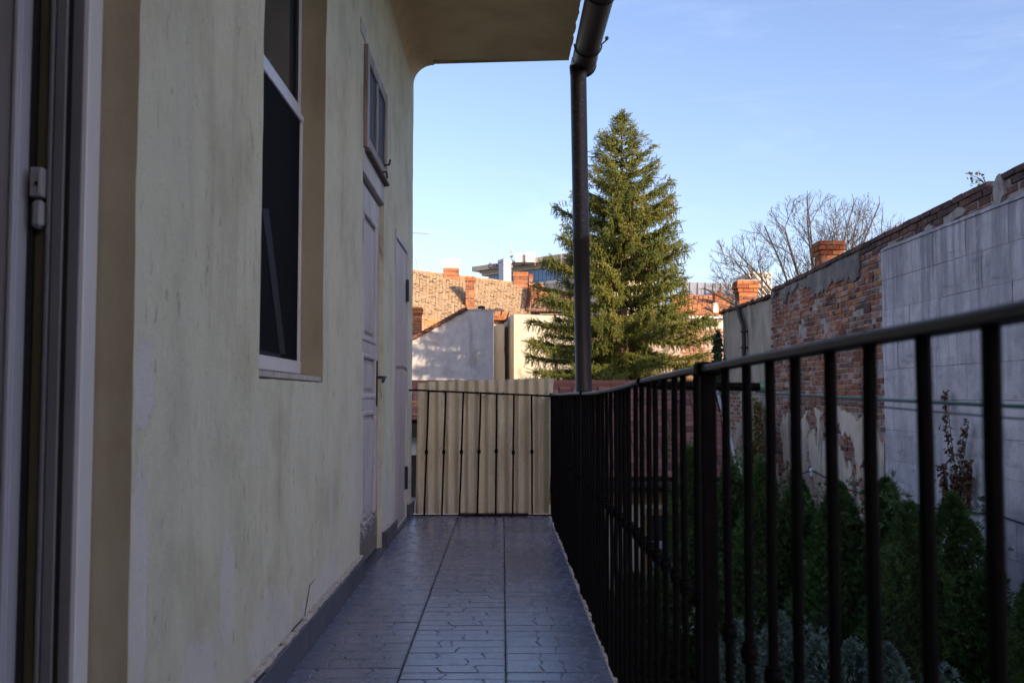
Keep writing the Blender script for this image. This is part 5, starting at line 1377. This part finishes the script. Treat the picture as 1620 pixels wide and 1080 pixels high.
# ---- spruce
SX, SY = onY(984, 300, 26).x, 26.0
ztop = onY(984, 186, 26).z; Hs = ztop-GZ
spr = thing('spruce_tree', 'tall dark green spruce tree standing in the sun behind the downpipe', 'tree', (SX, SY, GZ))
m = MB(); m.tube([(SX+.04*nz(k,1), SY+.04*nz(k,2), GZ+Hs*k/12) for k in range(13)], [.24*(1-k/12)+.012 for k in range(13)], 8); m.build('trunk', M_bark, spr)
r = np.random.default_rng(5)
P, D, S = [], [], []; limbs = MB(); cones = []
def Lprof(t):            # t = 0 ground .. 1 top
    xs = [.0, .18, .30, .42, .55, .68, .80, .88, .94, 1.0]; L = [2.9, 3.05, 2.95, 2.62, 2.15, 1.62, 1.16, .86, .50, .10]
    return float(np.interp(t, xs, L))
nwh = 30
for w in range(nwh):
    t = .12 + .875*(w/(nwh-1))**.95
    nl = 9 if t < .8 else 7 if t < .93 else 5
    az0 = r.uniform(0, 6.28)
    for q2 in range(nl):
        az = az0 + 2*math.pi*q2/nl + r.uniform(-.22,.22)
        L = 1.07*Lprof(t)*r.uniform(.70, 1.06)*(1+.10*math.cos(az-math.pi)*(t < .6))
        if r.random() < .14: L *= 1.15
        elev = -.30 + 1.0*max(0, t-.35)/.65 + r.uniform(-.08,.08)
        n = max(4, int(L/.10)); pt = np.array([SX, SY, GZ+Hs*t + r.uniform(-.22,.16)*(1-t*.7)]); pts = [pt.copy()]
        hd = np.array([math.cos(az), math.sin(az), 0])
        for s in range(n):
            f = (s+1)/n; e = elev + .75*(f-.5)*(1 if t < .85 else .6)
            pt = pt + (hd*math.cos(e)+np.array([0,0,math.sin(e)]))*(L/n)
            hd = hd + np.array([r.normal()*.05, r.normal()*.05, 0]); hd /= np.linalg.norm(hd)
            pts.append(pt.copy())
            if f < .1: continue
            side = np.cross(hd, [0,0,1]); tl = (.27*(1-f*.6)+.10)*min(1.2, .6+L*.3)
            for c in range(4 if f > .4 else 3):
                for sg in (-1, 1):
                    d = hd*r.uniform(.5,1.0) + side*sg*r.uniform(.35,1.0) + np.array([0,0,r.uniform(-.25,.35)])
                    q0 = pt + r.normal(size=3)*.025
                    ln = tl*r.uniform(.7,1.25); d = d/np.linalg.norm(d)
                    P.append(q0); D.append(d); S.append(min(.26, ln*.8))
                    if ln > .19 and r.random() < .75:
                        q1 = q0 + d*ln*.65; d2 = d + np.array([0,0,.12])+r.normal(size=3)*.35; P.append(q1); D.append(d2); S.append(.17*r.uniform(.8,1.25))
                        if t < .8 and r.random() < .75:     # hanging sprays
                            P.append(q1+np.array([0,0,-.03])); D.append(np.array([r.normal()*.25, r.normal()*.25, -1.])+d*.3); S.append(r.uniform(.14,.26))
            if t > .4 and r.random() < .06: cones.append(pt + np.array([r.normal()*.08, r.normal()*.08, -.08]))
        for c in range(5): P.append(pt-hd*.06*c); D.append(hd*.6+r.normal(size=3)*.4+np.array([0,0,.75])); S.append(.22)
        limbs.tube([tuple(p) for p in pts[::2]+[pts[-1]]], [max(.006,.028*L/2*(1-k/(len(pts)/2+1))) for k in range(len(pts[::2])+1)], 4, cap=False)
for k in range(14):
    P.append(np.array([SX, SY, ztop-.5+.04*k])); D.append(np.array([r.normal()*.5, r.normal()*.5, 1.])); S.append(.22)
limbs.build('limbs', M_bark, spr)
tv, tt = twig_template(18, 3)
V, T = scatter(tv, tt, np.array(P), np.array(D), np.array(S), r.uniform(0, 6.28, len(P)))
crown = fast('crown', V, T, M_spruce, spr)
m = MB()
for c in cones: m.lathe([(0,-.07),(.022,-.05),(.026,0),(.018,.05),(0,.06)], c, 5)
tag(m.build('cone', M_cone, spr), kind='stuff')

# ---- bare tree
bt = thing('bare_tree', 'leafless tree with fine upturned twigs behind the brick boundary wall', 'tree', (onY(1290,400,27).x, 27, GZ))
r2 = random.Random(21)
bm2 = MB(); base = Vector(bt.location)
def branch(p, d, L, rad, lev):
    n = 5 if lev < 3 else 3
    pts = [p.copy()]; rads = [rad]; cur = p.copy(); dd = d.copy()
    kids = []
    for s in range(n):
        bend = .13 if lev < 2 else .18
        dd = (dd + Vector((r2.uniform(-bend,bend), r2.uniform(-bend,bend), .045+r2.uniform(-bend,bend)*.7))).normalized()
        nxt = cur + dd*(L/n); rel = nxt - sp0
        lim = 3.75 + .4*nz(rel.x*1.1, rel.y*1.1, rel.z*1.1) - .25*max(0, -rel.x)/3
        if rel.length > lim: break
        cur = nxt; pts.append(cur.copy()); rads.append(rad*(1-.62*(s+1)/n))
        if lev < 5 and s >= (1 if lev == 0 else 0): kids.append((cur.copy(), dd.copy(), rads[-1], (s+1)/n))
    if len(pts) < 2: return
    bm2.tube(pts, rads, 5 if lev < 2 else 3, cap=False)
    for (q, dq, rq, f) in kids:
        for c in range({0:1,1:2,2:2,3:2,4:1}[lev] if r2.random() < .62 else 1):
            a = dq.orthogonal().normalized(); a = Matrix.Rotation(r2.uniform(0,6.28), 3, dq) @ a
            ang = r2.uniform(.45,.85); nd = (dq*math.cos(ang)+a*math.sin(ang)+Vector((0,0,.12))).normalized()
            branch(q, nd, L*r2.uniform(.34,.54)*(1.05-.35*f), max(.0055, rq*.58), lev+1)
bm2.tube([base, base+Vector((0,0,2.4)), base+Vector((.05,0,5.3))], [.20,.16,.11], 8)
trunk = bm2.build('trunk', M_bark, bt); bm2 = MB()
sp0 = base+Vector((.05,0,5.3))
for (ax, L) in ((-86,2.6),(-76,2.5),(-64,2.45),(-52,2.4),(-42,2.4),(-31,2.35),(-20,2.4),(-9,2.45),(2,2.45),(13,2.4),(24,2.45),(34,2.6),(44,2.75),(54,2.8),(66,2.5)):
    d = Vector((math.sin(R(ax)), r2.uniform(-.45,.45), .12+math.cos(R(ax))*.95)).normalized()
    branch(sp0+Vector((math.sin(R(ax))*.12, 0, -abs(ax)/90*.5)), d, L*1.6*r2.uniform(.92,1.06), .042, 1)
bm2.build('branches', M_twig, bt)

# ---- leafy shrubs: sprays over an uneven body
def spray_template(seed, n=7, flat=True):
    rr = np.random.default_rng(seed); V = []; T = []
    for i in range(n):
        a = rr.uniform(-.9,.9); z = rr.uniform(0,.5); l = rr.uniform(.4,.75); w = .055
        d = np.array([math.sin(a), rr.uniform(-.25,.25), math.cos(a)]); d /= np.linalg.norm(d)
        s = np.cross(d, [0,1,0]); s /= np.linalg.norm(s); p = np.array([0,0,z*.6]); k = len(V)
        V += [p, p+d*l*.5+s*w, p+d*l, p+d*l*.5-s*w]; T.append((k,k+1,k+2,k+3))
    return np.array(V), np.array(T)
def shrub(label, x, y, h, rad, mat, n, name='thuja', cat='shrub', group=None, seed=0, size=.11, pw=.8, z0=GZ):
    t = thing(name, label, cat, (x, y, z0), group)
    rr = np.random.default_rng(100+seed)
    ph = rr.uniform(0, 6.28, 6)
    def body(th, f):
        lob = 1 + .16*np.sin(3*th+ph[0]+f*6) + .12*np.sin(5*th+ph[1]-f*9) + .10*np.sin(2*th+ph[2]+f*15)
        prof = np.clip(np.minimum(1, (1-f)*1.55)**.8, 0, 1)*(.82+.18*np.minimum(1, f*5))
        return rad*prof*lob
    th = rr.uniform(0, 6.283, n); f = rr.uniform(.02, 1.0, n)**pw; rr_ = body(th, f)*np.sqrt(rr.uniform(.45, 1.12, n))
    Pn = np.stack([x+rr_*np.cos(th), y+rr_*np.sin(th), z0+h*f], 1)
    # leading shoots
    for k in range(3):
        cx, cy = x+rr.normal()*rad*.35, y+rr.normal()*rad*.35; hh = h*rr.uniform(.96,1.07); m2 = 60
        zz = rr.uniform(.82,1,m2); rad2 = rad*.42*(1-(zz-.82)/.18)**.7
        tt2 = rr.uniform(0,6.28,m2); Pn = np.vstack([Pn, np.stack([cx+rad2*np.cos(tt2), cy+rad2*np.sin(tt2), z0+hh*zz], 1)])
    out = Pn-np.array([[x, y, 0]]); out[:, 2] = 0; out /= np.linalg.norm(out, axis=1, keepdims=True)+1e-6
    Dn = out*rr.uniform(.3,1.1,(len(Pn),1)) + np.array([[0,0,1.]])*rr.uniform(.3,1.2,(len(Pn),1)) + rr.normal(size=Pn.shape)*.35
    tv2, tt2 = spray_template(seed, 6)
    V, T = scatter(tv2, tt2, Pn, Dn, size*rr.uniform(.7,1.4,len(Pn)), rr.uniform(0,6.28,len(Pn)))
    fast('foliage', V, T, mat, t)
    m = MB(); m.tube([(x,y,z0),(x,y,z0+h*.8)], [.05,.015], 6); m.build('trunk', M_bark, t)
    # closed dark body that paints the shade inside the crown
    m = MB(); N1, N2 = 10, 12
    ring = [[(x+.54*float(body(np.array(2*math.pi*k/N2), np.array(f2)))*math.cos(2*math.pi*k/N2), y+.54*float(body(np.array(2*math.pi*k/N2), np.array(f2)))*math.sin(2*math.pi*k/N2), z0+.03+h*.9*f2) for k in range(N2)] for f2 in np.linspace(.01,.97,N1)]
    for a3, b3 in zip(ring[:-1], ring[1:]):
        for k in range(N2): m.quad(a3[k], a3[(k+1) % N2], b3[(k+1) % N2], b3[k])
    m.build('shade_core', M_inner, t)
    return t
TH = [ # pixel of the tip, depth, radius, label
 (1092, 712, 12.6, .50, 'dark green thuja in front of the outbuilding roof, farthest in the row'),
 (1160, 742, 12.0, .50, 'dark green thuja next to the verge of the outbuilding roof'),
 (1206, 735, 11.4, .50, 'dark green thuja below the golden vine on the brick wall'),
 (1262, 758, 11.2, .50, 'dark green thuja just left of the white insulator'),
 (1325, 768, 10.4, .58, 'broad dark green thuja below the peeling plaster right of the insulator'),
 (1400, 762, 9.9, .42, 'slim thuja with a pointed tip at the joint between brick and concrete walls'),
 (1440, 800, 9.2, .55, 'thick dark green thuja in front of the concrete wall'),
 (1506, 786, 9.3, .58, 'dark green thuja at the foot of the dry vine on the concrete wall'),
 (1560, 905, 8.9, .42, 'low thuja beside the bare strip of concrete wall'),
 (1650, 880, 8.0, .42, 'thuja at the right edge of the picture, partly cut off')]
for i, (px, py, Y, rad, lab) in enumerate(TH):
    tip = onY(px, py, Y)
    shrub(lab, tip.x, Y, tip.z-GZ, rad, M_thuja, 7500, 'thuja', 'shrub', 'thujas along the boundary wall', i, .075)
JU = [(1160, 985, 8.6, .42, 'blue-green juniper farthest left under the thujas'), (1232, 972, 8.4, .42, 'blue-green juniper with two rounded tips under the second gap of bars'),
      (1292, 1012, 8.2, .36, 'narrow blue-green juniper between its larger neighbours'), (1345, 1020, 7.9, .36, 'pointed blue-green juniper left of the palest one'),
      (1402, 1022, 7.6, .36, 'pale silvery juniper, brightest of the row'), (1478, 1062, 7.5, .34, 'low blue-green juniper at the bottom right below the thick thuja')]
for i, (px, py, Y, rad, lab) in enumerate(JU):
    tip = onY(px, py, Y); shrub(lab, tip.x, Y, tip.z-GZ, rad, M_jun, 5000, 'juniper', 'shrub', 'blue-green junipers below the railing', 40+i, .055, .7)
# low hedge plants nearer the outbuilding
for i, (px, py, Y, rad) in enumerate(((1005, 912, 13.2, .42), (1040, 925, 12.6, .4), (985, 948, 12.4, .4))):
    tip = onY(px, py, Y); shrub(('rounded green bush below the outbuilding window', 'small green bush before the outbuilding wall, right of the rounded one', 'low green bush nearest the railing before the outbuilding')[i], tip.x, Y, tip.z-GZ, rad, M_ivy, 1200, 'bush', 'bush', 'bushes in front of the outbuilding', 60+i, .11)

# ---- climbing plants and wall seedling
def leafy(path, n, spread, size, mat, name, label, cat, stem_r=.008, seed=1, stems=True):
    """path: list of polylines on or near a wall"""
    t = thing(name, label, cat, path[0][0]); rr = np.random.default_rng(seed); Pn, Dn, Sn = [], [], []
    m = MB()
    for pl in path:
        pl = [Vector(p) for p in pl]
        m.tube(pl, [stem_r*(1-.7*i/(len(pl)-1)) for i in range(len(pl))], 5)
        for k in range(n):
            u = rr.uniform(0, len(pl)-1.001); i = int(u); p = pl[i]+(pl[i+1]-pl[i])*(u-i)
            sp2 = spread*(1-.65*u/(len(pl)-1))
            Pn.append([p.x-abs(rr.normal())*.03, p.y+rr.normal()*sp2, p.z+rr.normal()*sp2]); Dn.append([-.5+rr.normal()*.4, rr.normal()*.6, -.5+rr.normal()*.7]); Sn.append(size*rr.uniform(.6,1.4))
    m.build('stem', M_bark, t)
    tv3 = np.array([(0,0,0),(.32,.05,.35),(0,.0,1.0),(-.32,.05,.35)]); tt3 = np.array([(0,1,2,3)])
    V, T = scatter(tv3, tt3, np.array(Pn), np.array(Dn), np.array(Sn), rr.uniform(0,6.28,len(Pn)))
    fast('leaves', V, T, mat, t); return t
def wl(pts, off=.05, X=XC): return [onX(a, b, X-off) for a, b in pts]
leafy([wl(((1516,795),(1514,760),(1508,718),(1502,670),(1499,618))), wl(((1516,795),(1519,750),(1526,715),(1533,664))), wl(((1503,800),(1499,770),(1496,735))), wl(((1534,800),(1536,760),(1537,730))), wl(((1518,785),(1527,765),(1536,752)))], 260, .038, .045, M_vine, 'dry_vine', 'dry reddish climbing vine with upright shoots on the concrete block wall', 'climber', seed=3)
leafy([wl(((1200,735),(1200,690),(1199,630)), .05, XBW), wl(((1206,735),(1206,680),(1204,640)), .05, XBW), wl(((1195,738),(1196,705)), .05, XBW)], 420, .11, .075, M_vinegold, 'golden_vine', 'golden brown climbing vine on the plastered brick wall above the thujas', 'climber', seed=4)
leafy([[(XBW-.02, Y2+.05*k2, GZ+.3), (XBW-.05, Y2+.06*k2, 1.0), (XBW-.03, Y2+.08*k2, onY(1140,530,Y2).z)] for k2 in range(5)], 330, .22, .13, M_ivy, 'ivy', 'dark green ivy hanging over the far end of the plastered wall', 'climber', seed=5)
ps = onX(1552, 288, XBW)
t = thing('wall_seedling', 'tiny yellow-leaved seedling growing on top of the brick wall', 'plant', (XBW+.05, ps.y, topz(ps.y)))
P0 = Vector((XBW+.05, ps.y, topz(ps.y))); tips = [onX(a, b, XBW+.05) for a, b in ((1535,277),(1541,279),(1538,283),(1546,283),(1543,286),(1549,272),(1534,292),(1547,287),(1556,283))]
m = MB()
for q in tips: m.tube([P0, (P0+q)/2+Vector((0,0,.02)), q], .003, 4)
m.build('stem', M_bark, t)
rr = np.random.default_rng(8); Pn = []; Dn = []; Sn = []
for i, q in enumerate(tips):
    for k in range(5 if i < 2 else 2): Pn.append(np.array(q)+rr.normal(size=3)*(.035 if i < 2 else .015)); Dn.append([rr.normal(), rr.normal(), rr.normal()-.3]); Sn.append(.05 if i < 4 else .03)
tv3 = np.array([(0,0,0),(.4,.05,.45),(0,.0,1.0),(-.4,.05,.45)]); V, T = scatter(tv3, np.array([(0,1,2,3)]), np.array(Pn), np.array(Dn), np.array(Sn), rr.uniform(0,6.28,len(Pn))); fast('leaves', V, T, M_yleaf, t)

# ---- grass of the courtyard
n = 16000; rr = np.random.default_rng(9)
gp_ = np.stack([rr.uniform(.9, 4.8, n), rr.uniform(6, 15, n), np.full(n, GZ)], 1)
tvg = np.array([(-.04,0,0),(.04,0,0),(.10,.04,1.0)]); V, T = scatter(tvg, np.array([(0,1,2)]), gp_, np.stack([rr.normal(size=n)*.3, rr.normal(size=n)*.3, np.ones(n)], 1), rr.uniform(.05,.14,n), rr.uniform(0,6.28,n))
tag(fast('grass', V, T, M_grass), 'short green grass in the courtyard', 'grass', kind='stuff')
